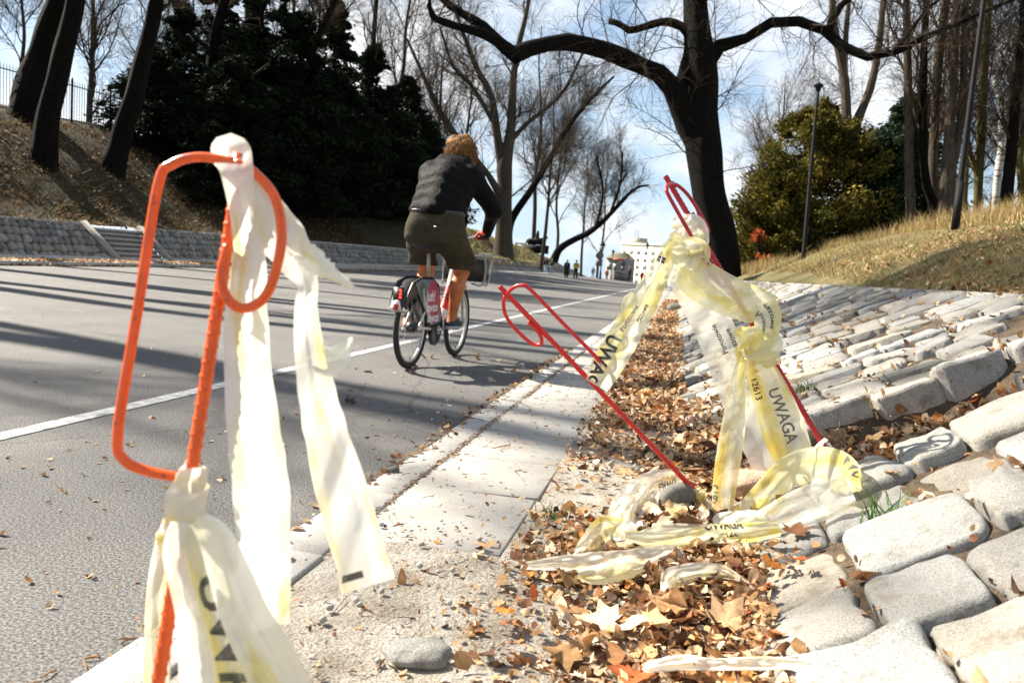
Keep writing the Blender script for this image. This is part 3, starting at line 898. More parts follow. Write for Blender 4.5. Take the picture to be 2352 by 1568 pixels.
# right hill backdrop
bare(3, col(1760, 60), 1.4, 1.05, "bare tree behind the golden evergreen, right of the huge trunk", G_RIGHT)
bare(0, col(1850, 70), 2.4, .95, "bare tree rising behind the golden evergreen's peak", G_RIGHT)
bare(1, col(1725, 90), 3.4, .95, "small distant bare tree tight against the huge trunk's right side", G_RIGHT)
bare(2, col(2085, 60), .9, .95, "tall bare tree behind the dark green evergreen on the right hill", G_RIGHT)
bare(1, col(2190, 52), 2.0, 1.0, "bare tree far behind the cluster of straight trunks", G_RIGHT)
bare(3, col(2270, 46), 4.2, 1.1, "bare bushy tree behind the white birch", G_RIGHT)
bare(0, col(2340, 55), 5.6, 1.05, "bare tree in the distance at the right picture edge", G_RIGHT)
bare(3, col(1560, 230), 0, 1.3, "pale distant bare tree low against the sky left of the huge trunk", G_FAR)
# trees beside the camera on the left bank whose shadows cross the road
G_SH = "tall bare trees on the near left bank"
protos.append(proto(105, 20, .3, "bare_tree", "x", dens=.22, t0=.45))
for i, (x, y, k, rz, s) in enumerate(((-22.7, 9.0, 6, .4, 1.25), (-20.6, 13.9, 6, 1.7, 1.1), (-24.0, 15.2, 6, 3.0, 1.2), (-21.5, 17.6, 6, 4.4, 1.15), (-26.5, 18.2, 6, 5.6, 1.25), (-25.5, 5.2, 6, 2.2, 1.2), (-23.2, 11.2, 6, 5.0, .95), (-24.0, 8.4, 6, .9, .72), (-19.9, 14.6, 6, 2.6, .8), (-22.5, 20.5, 6, 1.2, 1.0))):
    bare(k, (x, y, float(ground_z(x, y)) - .1), rz, s, "tall bare tree on the near left bank just outside the view, shading the road", G_SH)

# ---- forked tree and its leaning neighbours beyond the rider
DM = 80.0
r_ = px_limb([(1154, 600, DM, 44), (1156, 560, DM, 37), (1160, 440, DM, 33), (1159, 380, DM, 36), (1172, 311, DM, 23), (1179, 183, DM, 17), (1190, 110, DM, 14), (1208, 37, DM, 10), (1225, -60, DM, 6)])
ex = [px_limb([(1155, 385, DM, 26), (1139, 293, DM, 19), (1128, 220, DM, 16), (1095, 157, DM * .99, 13), (1065, 80, DM * .98, 9), (1040, 10, DM * .98, 6)]),
      px_limb([(1154, 460, DM, 20), (1120, 400, DM * .98, 15), (1050, 318, DM * .96, 14), (1008, 254, DM * .95, 13), (975, 180, DM * .94, 9), (935, 90, DM * .93, 6)]),
      px_limb([(1166, 330, DM, 14), (1215, 280, DM, 10), (1290, 215, DM, 8), (1340, 120, DM, 6)]),
      px_limb([(1139, 290, DM, 12), (1085, 200, DM, 10), (1040, 150, DM, 7), (1010, 60, DM, 5)])]
BIG = [dict(M=46, lr=(3, 8), K=8, ang=(25, 60), up=.25, wob=.17, ratio=.34, t=(.2, 1), rmax=.09, rmin=.025),
       dict(M=260, lr=(1.6, 4.6), K=7, ang=(25, 60), up=.12, wob=.15, ratio=.5, rmin=.02, rmax=.06, keep=True),
       dict(M=3600, lr=(.9, 3.0), K=6, ang=(25, 60), up=.08, wob=.14, ratio=.6, rmin=.010, rmax=.018)]
tree_obj("forked_tree", "big grey tree forking into two tall stems on the mound beyond the rider", r_, rt, BIG, 'grey', extra=ex, wobr=.03)
D2 = 84.0
r_ = px_limb([(1168, 590, D2, 20), (1172, 513, D2, 18), (1230, 421, D2, 15), (1278, 337, D2, 13), (1314, 278, D2, 11), (1358, 227, D2, 8), (1410, 176, D2, 5)])
ex = [px_limb([(1232, 420, D2, 9), (1300, 385, D2, 7), (1380, 330, D2, 5), (1440, 320, D2, 3.5)]), px_limb([(1314, 278, D2, 7), (1318, 240, D2, 6), (1340, 190, D2, 4)])]
MID = [dict(M=26, lr=(2, 6), K=8, ang=(25, 60), up=.12, wob=.17, ratio=.34, t=(.35, 1), rmax=.06, rmin=.02),
       dict(M=190, lr=(1.4, 4), K=7, ang=(25, 60), up=.1, wob=.15, ratio=.5, rmin=.018, rmax=.045, keep=True),
       dict(M=2600, lr=(.9, 2.8), K=6, ang=(25, 60), up=.07, wob=.14, ratio=.6, rmin=.010, rmax=.018)]
tree_obj("slanting_tree", "bare tree slanting steeply to the right from behind the forked trunk", r_, rt, MID, 'dark')
D3 = 104.0
r_ = px_limb([(1272, 600, D3, 16), (1285, 572, D3, 15), (1320, 550, D3, 14), (1358, 531, D3, 13), (1402, 491, D3, 10), (1432, 458, D3, 8), (1462, 432, D3, 6), (1490, 425, D3, 4)])
ex = [px_limb([(1402, 491, D3, 7), (1425, 420, D3, 5.5), (1430, 350, D3, 4)]), px_limb([(1370, 520, D3, 7), (1385, 440, D3, 5), (1370, 360, D3, 4)])]
tree_obj("low_arching_tree", "bare tree with a low limb arching out over the far street near the walkers", r_, rt, MID, 'dark', extra=ex)

# ---- straight trunks on the right hill
def hill_tree(rows, label, bark, d, lev=None, extra=(), name="hill_tree"):
    r = px_limb([(a, b, d, w) for a, b, w in rows])
    low = r[0].copy(); low[2] = min(low[2], float(ground_z(low[0], low[1])) - .3)
    ex = [px_limb([(a, b, d, w) for a, b, w in e]) for e in extra]
    return tree_obj(name, label, np.concatenate([[low], r]), rt, lev or HILL, bark, group=G_RIGHT, extra=ex)
HILL = [dict(M=14, lr=(1.6, 4.5), K=9, ang=(25, 55), up=.3, wob=.14, ratio=.3, t=(.3, 1), rmax=.03, rmin=.008),
        dict(M=130, lr=(.5, 2.0), K=7, ang=(25, 60), up=.12, wob=.16, ratio=.5, rmin=.008, rmax=.02, keep=True),
        dict(M=1000, lr=(.35, 1.3), K=6, ang=(25, 60), up=.06, wob=.16, ratio=.65, rmin=.0055, rmax=.009)]
hill_tree([(1958, 470, 44), (1958, 350, 38), (1945, 285, 24), (1940, 180, 20), (1915, 60, 17), (1912, -60, 13)], "bare tree forking low above the golden evergreen on the right", 'grey', 40, None, [[(1955, 310, 26), (1972, 270, 22), (2000, 200, 18), (2018, 110, 15), (2030, 0, 13), (2045, -120, 8)], [(1940, 200, 14), (1942, 100, 13), (1950, 0, 10), (1960, -90, 6)]])
hill_tree([(2091, 506, 22), (2088, 350, 19), (2086, 200, 18), (2083, 60, 16), (2080, -80, 13), (2078, -220, 8)], "straight grey trunk beside the dark green evergreen, first of the cluster", 'grey', 24)
hill_tree([(2145, 484, 24), (2128, 420, 19), (2120, 330, 17), (2122, 150, 16), (2127, 0, 13), (2133, -150, 8)], "thin dark trunk bending at its foot, second in the cluster from the evergreen", 'dark', 24)
hill_tree([(2152, 486, 22), (2143, 400, 20), (2148, 260, 19), (2158, 120, 20), (2172, 0, 17), (2190, -150, 9)], "grey brown trunk touching the bent thin one at its foot", 'grey', 25)
hill_tree([(2172, 486, 36), (2176, 400, 29), (2182, 290, 22), (2190, 150, 20), (2198, 0, 17), (2206, -150, 9)], "stout forked trunk in the middle of the right hill cluster", 'grey', 23, None, [[(2180, 400, 22), (2200, 330, 17), (2212, 200, 15), (2215, 60, 13), (2226, -90, 9)]])
hill_tree([(2244, 478, 19), (2250, 380, 18), (2256, 250, 18), (2264, 110, 17), (2272, -10, 15), (2285, -150, 8)], "green mossy trunk between the leaning lamp post and the white birch", 'mossy', 25, None, [[(2252, 470, 14), (2243, 400, 13), (2228, 350, 10), (2215, 250, 7)]])
hill_tree([(2287, 470, 17), (2292, 400, 16), (2302, 320, 16), (2300, 240, 16), (2280, 150, 13), (2268, 60, 11), (2266, -60, 7)], "white barked birch among dark trunks on the right hill", 'birch', 27, None, [[(2300, 315, 12), (2330, 250, 9), (2350, 160, 7)], [(2295, 320, 12), (2268, 270, 8), (2250, 200, 5)]], "birch_tree")
hill_tree([(2310, 466, 28), (2320, 380, 24), (2330, 280, 22), (2343, 150, 20), (2356, 0, 17), (2365, -120, 9)], "dark thick trunk right beside the white birch", 'dark', 23)
hill_tree([(2350, 450, 20), (2343, 380, 15), (2352, 300, 12), (2375, 180, 10), (2390, 0, 8)], "slim mossy stem at the right picture edge behind the dark trunk", 'mossy', 24)
hill_tree([(2215, 470, 12), (2224, 300, 10), (2232, 150, 9), (2240, 0, 8), (2250, -120, 5)], "thin yellowish stem behind the leaning lamp post", 'mossy', 30)

# ---- evergreens
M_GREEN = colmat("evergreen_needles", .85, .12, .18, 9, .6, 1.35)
def evergreen(name, label, seed, H, Rr, cols, N_=9000, power=.9, droop=.25, size=(.10, .30), bot=.02, group=None, bushy=False, loc=None, bark=None, ragged=.3, clump=0.0, hfreq=1.6):
    rg = np.random.default_rng(seed)
    nb = int(26 * H ** .5 * 3.2)
    zb = rg.uniform(bot, .985, nb) ** .85
    ab = rg.uniform(0, 2 * math.pi, nb)
    Rb = Rr * (1 - zb ** power * .97) * rg.uniform(1.05 - ragged, 1.12, nb) * (1 if not bushy else np.minimum(1, .55 + zb * 2))
    bi = rg.integers(0, nb, N_)
    w = rg.random(N_)
    t = w ** .55
    rad = Rb[bi] * t
    x = rad * np.cos(ab[bi]); y = rad * np.sin(ab[bi])
    z = zb[bi] * H - droop * rad * t + (.35 * rad * t if bushy else 0)
    sp = .09 + .16 * rad[:, None] * (1.15 - t[:, None])
    c = np.c_[x, y, z] + rg.normal(0, 1, (N_, 3)) * np.minimum(sp, .38) * [1, 1, .7]
    c[:, 2] = np.maximum(c[:, 2], .05)
    ph = clump * 3.1
    hole = wave(c, 1.0 * hfreq, seed, 9) + .35 * wave(c, 2.6 * hfreq, seed + 1, 9)
    kp = hole > np.where(z / H > .78, -.40, np.where(z / H > .45, -.10 + .25 * clump, -.36 + .25 * clump))
    c, bi, t = c[kp], bi[kp], t[kp]; N_ = len(c)
    out = nrm(np.c_[np.cos(ab[bi]), np.sin(ab[bi]), np.full(N_, .5 if bushy else -.25)] + rg.normal(0, .55, (N_, 3)))
    side = nrm(np.cross(out, rg.normal(size=(N_, 3))))
    L = rg.uniform(*size, N_)[:, None]
    W = L * rg.uniform(.16, .34, N_)[:, None]
    nn = np.cross(out, side)
    v = np.stack([c - out * L * .5, c + side * W + nn * W * .3, c + out * L * .55, c - side * W + nn * W * .3], 1).reshape(-1, 3)
    q = np.arange(N_ * 4).reshape(-1, 4)
    ca, cb = np.array(cols[0]), np.array(cols[1])
    k = np.clip(rg.normal(.45, .28, N_) + .25 * np.sin(bi * 1.7), 0, 1)[:, None]
    cc = np.repeat(ca * (1 - k) + cb * k, 4, 0)
    root = empty(name, (0, 0, 0), label, "evergreen tree", group)
    mk("crown", v, q, M_GREEN, root, smooth=False, color=cc)
    bz = zb * H
    Pb = np.stack([np.c_[np.zeros(nb), np.zeros(nb), bz], np.c_[Rb * .5 * np.cos(ab), Rb * .5 * np.sin(ab), bz - droop * Rb * .15], np.c_[Rb * .9 * np.cos(ab), Rb * .9 * np.sin(ab), bz - droop * Rb * .8 + (.3 * Rb if bushy else 0)]], 1)
    Rad = np.outer(.012 + .016 * Rb, [1, .7, .3])
    bv, bq = tubes(Pb, Rad, 4)
    tv, tq = tubes(np.array([[[0, 0, -.6], [.03, .02, H * .4], [0, 0, H * .97]]]), np.array([[.03 * H ** .9, .02 * H ** .9, .01]]), 9)
    mk("trunk", np.concatenate([tv, bv]), np.concatenate([tq, bq + len(tv)]), bark or M_BARK, root)
    if loc is not None: root.location = Vector(loc)
    return root
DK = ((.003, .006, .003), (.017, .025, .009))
G_EV = "dark evergreens on the left bank"
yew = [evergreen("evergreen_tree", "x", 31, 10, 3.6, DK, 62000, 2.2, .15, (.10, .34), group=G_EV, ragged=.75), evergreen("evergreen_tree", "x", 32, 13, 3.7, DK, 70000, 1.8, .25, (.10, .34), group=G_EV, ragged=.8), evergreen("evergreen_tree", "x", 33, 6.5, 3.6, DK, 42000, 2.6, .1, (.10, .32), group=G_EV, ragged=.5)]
yu = set()
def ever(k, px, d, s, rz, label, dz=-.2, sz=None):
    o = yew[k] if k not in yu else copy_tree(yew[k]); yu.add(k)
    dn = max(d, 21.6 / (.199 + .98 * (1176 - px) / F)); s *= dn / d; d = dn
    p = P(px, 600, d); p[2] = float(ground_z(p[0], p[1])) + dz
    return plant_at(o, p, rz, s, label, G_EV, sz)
ever(2, 345, 40, .8, .3, "low dark evergreen nearest the leaning trunks, lowest of the dark mass")
ever(0, 405, 43, .8, 1.3, "dark evergreen behind the slim curved trunk")
ever(2, 520, 41, 1.05, 2.2, "round dark evergreen over the orange loop's hook")
ever(1, 580, 45, 1.05, 0.4, "tall dark evergreen behind the draped tape, reaching the top of the picture")
ever(0, 670, 43, 1.05, 3.9, "dark evergreen in the middle of the dark mass left of the rider")
ever(2, 630, 40, .95, 2.9, "bushy dark evergreen low in the middle of the dark mass")
ever(1, 745, 49, 1.0, 2.0, "dark evergreen with thin gaps of sky, left of the rider")
ever(2, 760, 43, 1.1, 5.1, "low dark evergreen skirting the bank between draped tape and rider")
ever(0, 835, 50, 1.05, 2.7, "dark evergreen just left of the rider's shoulder")
ever(2, 860, 47, 1.05, 1.0, "low dark evergreen right behind the rider's hip")
ever(0, 915, 57, 1.0, 4.6, "last tall dark evergreen, directly behind the rider's back")
ever(2, 945, 58, 1.15, 2.6, "last low dark evergreen, behind the rider's shorts")
ever(2, 480, 37, .6, 4.1, "smallest dark evergreen, low on the bank above the wall")
ever(1, 490, 52, .95, 3.1, "tall dark evergreen set back behind the slim trunk")
GOLD = ((.03, .042, .010), (.21, .165, .028))
DG = ((.012, .026, .014), (.05, .075, .035))
def on_hill(px, d, dz=0):
    p = P(px, 640, d); p[2] = float(ground_z(p[0], p[1])) + dz
    return p
evergreen("evergreen_bush", "golden green evergreen bush with upright plumes right of the huge trunk", 41, 7.2, 3.5, GOLD, 95000, 2.7, .05, (.06, .2), bushy=True, loc=on_hill(1838, 33, -1.0), ragged=.5)
evergreen("evergreen_bush", "shorter golden evergreen beside the huge trunk with rusty shrub at its foot", 42, 4.6, 2.3, GOLD, 40000, 1.9, .05, (.06, .2), bushy=True, loc=on_hill(1765, 32, -.5), ragged=.5)
evergreen("evergreen_tree", "dark green evergreen behind the first straight trunk on the right hill", 43, 7.6, 2.9, DG, 62000, 2.4, .25, (.08, .25), loc=on_hill(2045, 33, -1.0), ragged=.5)
evergreen("evergreen_tree", "dark green evergreen between the golden bush and the straight trunks", 44, 6.6, 2.9, DG, 52000, 2.4, .25, (.08, .25), loc=on_hill(1950, 33.5, -1.0), ragged=.5)
# rusty shrub
evergreen("rusty_shrub", "small rusty orange shrub at the foot of the golden evergreen", 45, 1.6, .6, ((.25, .06, .02), (.5, .13, .03)), 3000, 1.2, .1, (.08, .2), bushy=True, loc=on_hill(1735, 30, -.2))["category"] = "shrub"
# ================================================================ leaves, grass, stones on the ground
M_LEAF = colmat("dry_leaves", .75, .25, .22, 45, .65, 1.25, 90, .4)
LEAFC = np.array([(.46, .30, .16), (.38, .22, .10), (.54, .40, .25), (.27, .13, .055), (.16, .07, .032), (.50, .19, .04), (.08, .045, .028), (.60, .48, .34), (.38, .10, .03)])
LEAFW = np.array([.19, .16, .17, .12, .11, .035, .10, .10, .015])
def maple():
    k = []
    for a, r in ((-90, .12), (-60, .42), (-38, .34), (-20, .62), (4, .48), (28, .86), (50, .52), (70, .68), (90, 1.0), (110, .68), (130, .52), (152, .86), (176, .48), (200, .62), (218, .34), (240, .42)):
        k.append((r * math.cos(R(a)), r * math.sin(R(a)) - .1))
    return np.array(k) * .62
def oval():
    a = np.linspace(0, 2 * math.pi, 9)[:-1] - math.pi / 2
    return np.c_[np.cos(a) * .27 * (1 + .15 * np.sin(a)), np.sin(a) * .55]
def scrap():
    return np.array([(-.3, -.35), (.1, -.42), (.34, -.1), (.25, .3), (-.05, .42), (-.36, .15)])
def scatter_leaves(pos, size, rg, shape, tilt=.5, nrmv=None, curl=1.0, tone=1.0):
    """leaves at pos: arrays for one mesh"""
    n, m = len(pos), len(shape)
    sh = np.concatenate([[[0, 0]], shape])
    k1, k2, k3 = rg.normal(.2, .6, n) * curl, rg.normal(.25, .45, n) * curl, rg.normal(0, .35, n) * curl
    x, y = sh[:, 0][None], sh[:, 1][None]
    z = k1[:, None] * x ** 2 + k2[:, None] * y ** 2 + k3[:, None] * x * y + .07 * rg.normal(size=(n, m + 1)) * curl
    L = np.stack([np.broadcast_to(x, z.shape), np.broadcast_to(y, z.shape), z], -1) * np.asarray(size)[:, None, None]
    nv = np.zeros((n, 3)) + [0, 0, 1.0] if nrmv is None else nrmv
    nv = nrm(nv + rg.normal(0, tilt, (n, 3)))
    u = nrm(np.cross(nv, rg.normal(size=(n, 3)))); w = np.cross(nv, u)
    V = pos[:, None] + L[..., :1] * u[:, None] + L[..., 1:2] * w[:, None] + L[..., 2:] * nv[:, None]
    base = np.arange(n)[:, None] * (m + 1)
    i = np.arange(m)
    t = np.stack([np.broadcast_to(base, (n, m)), base + 1 + i, base + 1 + (i + 1) % m], -1).reshape(-1, 3)
    c = LEAFC[rg.choice(len(LEAFC), n, p=LEAFW)] * np.minimum(rg.uniform(.8, 1.45, (n, 1)) * tone, 1.5)
    return V.reshape(-1, 3), t, np.repeat(c, m + 1, 0)
rl = np.random.default_rng(314)
lb = MB()
def drop(n, fx, fy, hmax, smin, smax, shapes=(0, 1, 2), tilt=.45, curl=1.0, tone=1.0, extra=0.0):
    X, Y = fx(n), fy(n)
    kp = (X < -.6) | (X > .45) | (Y < 2.3) | (wave(np.c_[X * 4, Y * 1.6], 1.0, 55) + .3 * rl.normal(size=n) > -.50)   # bare patches in the drift
    X, Y = X[kp], Y[kp]; n = len(X)
    z = ground_z(X, Y) + rl.uniform(0, 1, n) ** 1.5 * hmax + .004 + extra
    pos = np.c_[X, Y, z]
    w = rl.choice(shapes, n, p=None if len(shapes) < 3 else (.22, .40, .38))
    for s_ in set(shapes):
        k = w == s_
        if k.any():
            sh = (maple(), oval(), scrap())[s_]
            v, t, c = scatter_leaves(pos[k], rl.uniform(smin, smax, k.sum()) ** 1.0, rl, sh, tilt, None, curl, tone)
            lb.add(v, t=t, c=c)
def gut(n, lo=-.47, hi=.34):
    return lo + (hi - lo) * rl.beta(1.7, 1.5, n)
U = rl.uniform
# dense drift in the gutter
drop(4800, lambda n: gut(n, -.44, .42), lambda n: U(2.2, 5.2, n), .05, .02, .062)
drop(260, lambda n: gut(n, -.40, .42), lambda n: U(2.2, 5.2, n), .06, .07, .11, (0, 1), .4, .8)
drop(2600, lambda n: gut(n, -.52, .40), lambda n: U(2.3, 5.4, n), .04, .012, .035, (1, 2))
drop(6200, lambda n: gut(n, -.47, .12), lambda n: U(5, 12, n), .05, .025, .07, (1, 2), .6)
drop(4200, lambda n: gut(n, -.48, .06), lambda n: U(11, 32, n), .05, .05, .11, (1, 2), .7)
# foreground litter
drop(1500, lambda n: .30 - np.abs(rl.normal(0, .26, n)), lambda n: U(1.15, 2.4, n), .025, .02, .06, tone=1.12)
drop(2600, lambda n: .30 - np.abs(rl.normal(0, .30, n)), lambda n: U(1.15, 2.5, n), .015, .010, .035, (1, 2), tone=1.1)
drop(16, lambda n: U(-.2, .26, n), lambda n: U(1.4, 2.3, n), .045, .10, .14, (0,), .3, .6, 1.15)
drop(150, lambda n: .28 - np.abs(rl.normal(0, .27, n)), lambda n: U(1.2, 2.5, n), .04, .055, .10, (0, 1), .4, .8, 1.15)
drop(420, lambda n: U(-.9, -.1, n), lambda n: U(1.1, 2.5, n), .006, .006, .018, (1, 2), .3)
# the hole
k = 0
while k < 1500:
    X, Y = rl.normal(HOLE_X - .03, .32), rl.normal(HOLE_Y - .06, .25)
    if hole_w(X, Y) < .25: continue
    z = float(ground_z(X, Y)) - .035 - .13 * float(hole_w(X, Y)) + U(.005, .06)
    v, t, c = scatter_leaves(np.array([[X, Y, z]]), np.array([U(.03, .075)]), rl, (maple(), oval(), scrap())[k % 3], .6, tone=.95)
    lb.add(v, t=t, c=c); k += 1
# caught in the joints of the setts
ja = np.array([a for a, b in JOINTS]); jb = np.array([b for a, b in JOINTS])
wj = np.where(ja[:, 1] < 9, 1.0, .5) * (1.4 - .8 * (ja[:, 0] - toeX(ja[:, 1])) / 2)
for n, smin, smax, sh in ((3600, .016, .045, (1, 2)), (700, .04, .075, (0, 1))):
    k = rl.choice(len(ja), n, p=wj / wj.sum()); t_ = U(0, 1, (n, 1))
    pos = ja[k] * (1 - t_) + jb[k] * t_ + np.c_[rl.normal(0, .012, (n, 2)), U(-.012, .012, n)]
    w = rl.choice(sh, n)
    for s_ in sh:
        q = w == s_
        v, t, c = scatter_leaves(pos[q], U(smin, smax, q.sum()), rl, (maple(), oval(), scrap())[s_], .6)
        lb.add(v, t=t, c=c)
# the far gutter, the banks and a few on the road
drop(2600, lambda n: 0 * n + -16.9 - np.abs(rl.normal(0, .35, n)) + 0, lambda n: U(14, 34, n), .05, .05, .12, (1, 2), .7)
drop(2600, lambda n: U(-16.4, -15.4, n), lambda n: U(34, 75, n), .03, .05, .12, (2,), .7)
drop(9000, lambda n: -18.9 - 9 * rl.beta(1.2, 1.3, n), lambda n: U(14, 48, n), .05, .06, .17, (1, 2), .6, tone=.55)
drop(3400, lambda n: U(2.4, 7, n), lambda n: U(3.8, 16, n) , .03, .03, .075, (1, 2), .5)
drop(1500, lambda n: U(2.2, 3.6, n), lambda n: U(3, 8, n), .03, .03, .07, (0, 1), .5)
drop(320, lambda n: U(-2.6, -1.1, n), lambda n: 1.6 + 8 * rl.beta(1, 2, n), .003, .012, .035, (1, 2), .3)
drop(160, lambda n: U(-8, -2.6, n), lambda n: 2.5 + 14 * rl.beta(1, 2, n), .003, .015, .04, (1, 2), .3)
drop(10, lambda n: U(-2.4, -1.3, n), lambda n: U(4, 8, n), .02, .07, .11, (0,), .5)
drop(380, lambda n: rl.normal(KX - .035, .035, n), lambda n: U(1.5, 9, n), .02, .012, .05, (1, 2), .5, tone=.9)
drop(200, lambda n: U(-.95, -.46, n), lambda n: U(2.4, 9, n), .004, .01, .03, (1, 2), .3, extra=.024)
drop(1500, lambda n: rl.normal(JX + .006, .010, n), lambda n: U(2.3, 9, n), .003, .006, .018, (2,), .3, extra=.004, tone=.6)
o = lb.build("fallen_leaves", M_LEAF); tag(o, "dry brown and tan fallen leaves heaped in the gutter and joints", "leaves", kind="stuff")

# twigs and seed husks
mb = MB()
n = 700
X = np.where(U(0, 1, n) < .5, rl.normal(KX - .03, .05, n), U(-1.0, .35, n)); Y = U(1.1, 8, n)
a = U(0, 6.28, n); L = U(.01, .045, n) * np.where(U(0, 1, n) < .06, 4, 1)
z = ground_z(X, Y) + .006 + .028 * ((X > KX) & (X < SX) & (Y > 2.3))
dv = np.c_[np.cos(a), np.sin(a), rl.normal(0, .15, n)]
Pt = np.stack([np.c_[X, Y, z] - dv * L[:, None] / 2, np.c_[X, Y, z + .002], np.c_[X, Y, z] + dv * L[:, None] / 2], 1)
v, q = tubes(Pt, np.repeat(U(.001, .0028, n)[:, None], 3, 1), 4)
cc = np.array([(.3, .14, .05), (.2, .12, .07), (.4, .22, .08)])[rl.integers(0, 3, n)]
o = mk("twig_litter", v, q, M_LEAF, smooth=True, color=np.repeat(cc, 12, 0)); tag(o, "tiny twigs and seed husks strewn along kerb and slabs", "litter", kind="stuff")

# gravel and crumbs of mortar
def rock_mesh(rg, n=10, squash=.7, rough=.12):
    u = np.linspace(0, math.pi, n); w = np.linspace(0, 2 * math.pi, n * 2, endpoint=False)
    uu, ww = np.meshgrid(u, w, indexing='ij')
    p = np.stack([np.sin(uu) * np.cos(ww), np.sin(uu) * np.sin(ww), np.cos(uu)], -1)
    p = np.sign(p) * np.abs(p) ** .8
    q = p.reshape(-1, 3)
    d = 1 + rough * wave(q, 1.6, int(rg.integers(1e6))) + rough * .5 * wave(q, 4, int(rg.integers(1e6)))
    q = q * d[:, None] * [1, .75, squash]
    f = []
    m = n * 2
    for i in range(n - 1):
        for j in range(m): f.append((i * m + j, (i + 1) * m + j, (i + 1) * m + (j + 1) % m, i * m + (j + 1) % m))
    return q, np.array(f)
mb = MB()
rocks = [rock_mesh(rl, 6) for _ in range(6)]
for i in range(240):
    v, q = rocks[i % 6]
    s_ = .003 + .009 * rl.random() ** 3
    if i < 240: x, y = U(-1.0, .3), U(1.05, 2.6)
    else: x, y = U(-1.4, -1.1), U(1.4, 5)
    a = U(0, 6.28); c_, s__ = math.cos(a), math.sin(a)
    mb.add(v @ np.array([[c_, s__, 0], [-s__, c_, 0], [0, 0, 1]]) * s_ + [x, y, float(ground_z(x, y)) + .012 + s_ * .2], q)
o = mb.build("gravel", M_SLAB, smooth=True); tag(o, "pale grit and pebbles on the sandy ground at the end of the slabs", "gravel", kind="stuff")

# single stones lying about
M_ROCK = stone_mat("brown_boulder", .36, 8, .04)
M_ROCK_RED = mottled("reddish_stone", [(.3, (.34, .2, .13)), (.55, (.5, .36, .27)), (.75, (.62, .52, .43))], 11, .9, 40, .7, .01, 7, (200, .7, 1.2))
def stone(px, py, size, label, mat, seed, squash=.7, sink=.35, rz=0.0, rough=.12, name="loose_stone"):
    rg = np.random.default_rng(seed)
    p, d = ray_hit(px, py)
    v, q = rock_mesh(rg, 22, squash, rough)
    c_, s__ = math.cos(rz), math.sin(rz)
    v = v @ np.array([[c_, s__, 0], [-s__, c_, 0], [0, 0, 1]]) * size
    o = mk(name, v, q, mat, smooth=True)
    o.location = Vector(p + np.array([0, 0, size * squash * (1 - sink)]))
    return tag(o, label, "stone")
stone(1552, 1178, .072, "dark brown rounded stone right behind the foot of the shorter leaning pin", M_ROCK, 1, .95, .3, .5)
stone(1722, 1140, .125, "flat reddish stone among leaves between the two pins", M_ROCK_RED, 2, .42, .2, .4)
stone(903, 1092, .026, "small dark pebble on the road at the kerb's broken corner", M_ROCK, 3, .9, .2)
stone(962, 1520, .075, "low pale broken slab of stone in the sandy foreground", M_STONE_LOOSE, 4, .35, .3, .4, .2)
stone(1552, 716, .22, "lone grey stone lying in the leaf filled gutter far along", M_ROCK, 5, .6, .3, .2)
stone(1398, 790, .07, "small flat stone on the slab edge near the hanging printed tape end", M_STONE_LOOSE, 6, .4, .3)
stone(1730, 1035, .13, "grey angular stone at the slope's toe behind the twisted tape", M_STONE_LOOSE, 7, .5, .3, .7, .2)

# grass
M_GRASS = colmat("grass_blades", .7, .2, .3, 20, .8, 1.2)
def grass(n, fx, fy, h0, h1, cols, w=.004, lean=.5, lift=0.0):
    X, Y = fx(n), fy(n)
    b = np.c_[X, Y, ground_z(X, Y) + lift]
    h = U(h0, h1, n)[:, None]
    d = rl.normal(0, lean, (n, 3)) * [1, 1, 0] + [0, 0, 1]
    side = nrm(np.cross(d, rl.normal(size=(n, 3)))) * w * U(.6, 1.3, (n, 1))
    m_ = b + d * h * .55; t_ = b + (d + rl.normal(0, lean * .5, (n, 3)) * [1, 1, .4]) * h
    v = np.stack([b - side, b + side, m_ + side * .7, m_ - side * .7, t_], 1).reshape(-1, 3)
    k = np.arange(n)[:, None] * 5
    q = k + np.array([0, 1, 2, 3]); t = k + np.array([3, 2, 4])
    cols = np.array(cols)
    c = cols[rl.integers(0, len(cols), n)] * U(.7, 1.2, (n, 1))
    return v, q, t, np.repeat(c, 5, 0)
STRAW = [(.42, .30, .13), (.5, .38, .2), (.34, .22, .08), (.24, .2, .07)]
mb = MB()
mb.add(*grass(9000, lambda n: 5.0 + np.abs(rl.normal(0, 1.1, n)), lambda n: 10 + 32 * rl.beta(1, 1.4, n), .15, .5, STRAW, .006, .3))
mb.add(*grass(9000, lambda n: 2.3 + np.abs(rl.normal(0, 1.6, n)), lambda n: 4 + 28 * rl.beta(1, 1.5, n), .04, .13, STRAW + [(.30, .18, .07), (.14, .14, .04)], .006, .6))
mb.add(*grass(3000, lambda n: 2.0 + np.abs(rl.normal(0, .5, n)), lambda n: 24 + 20 * rl.beta(1, 1.2, n), .1, .4, STRAW, .008, .35))
o = mb.build("dry_grass", M_GRASS); tag(o, "long straw coloured grass along the crest of the right hill", "grass", kind="stuff")
mb = MB()
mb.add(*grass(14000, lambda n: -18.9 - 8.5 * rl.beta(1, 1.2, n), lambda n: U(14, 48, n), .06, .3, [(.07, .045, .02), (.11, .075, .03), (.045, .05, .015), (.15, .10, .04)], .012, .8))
mb.add(*grass(7000, lambda n: -15.9 - 8 * rl.beta(1, 1.2, n), lambda n: U(60, 105, n), .08, .25, [(.3, .26, .1), (.2, .2, .06), (.36, .3, .13)], .03, .6))
o = mb.build("bank_grass", M_GRASS); tag(o, "withered tufts of grass between leaves on the shaded left bank", "grass", kind="stuff")
GREEN = [(.07, .16, .03), (.11, .22, .05), (.05, .11, .025)]
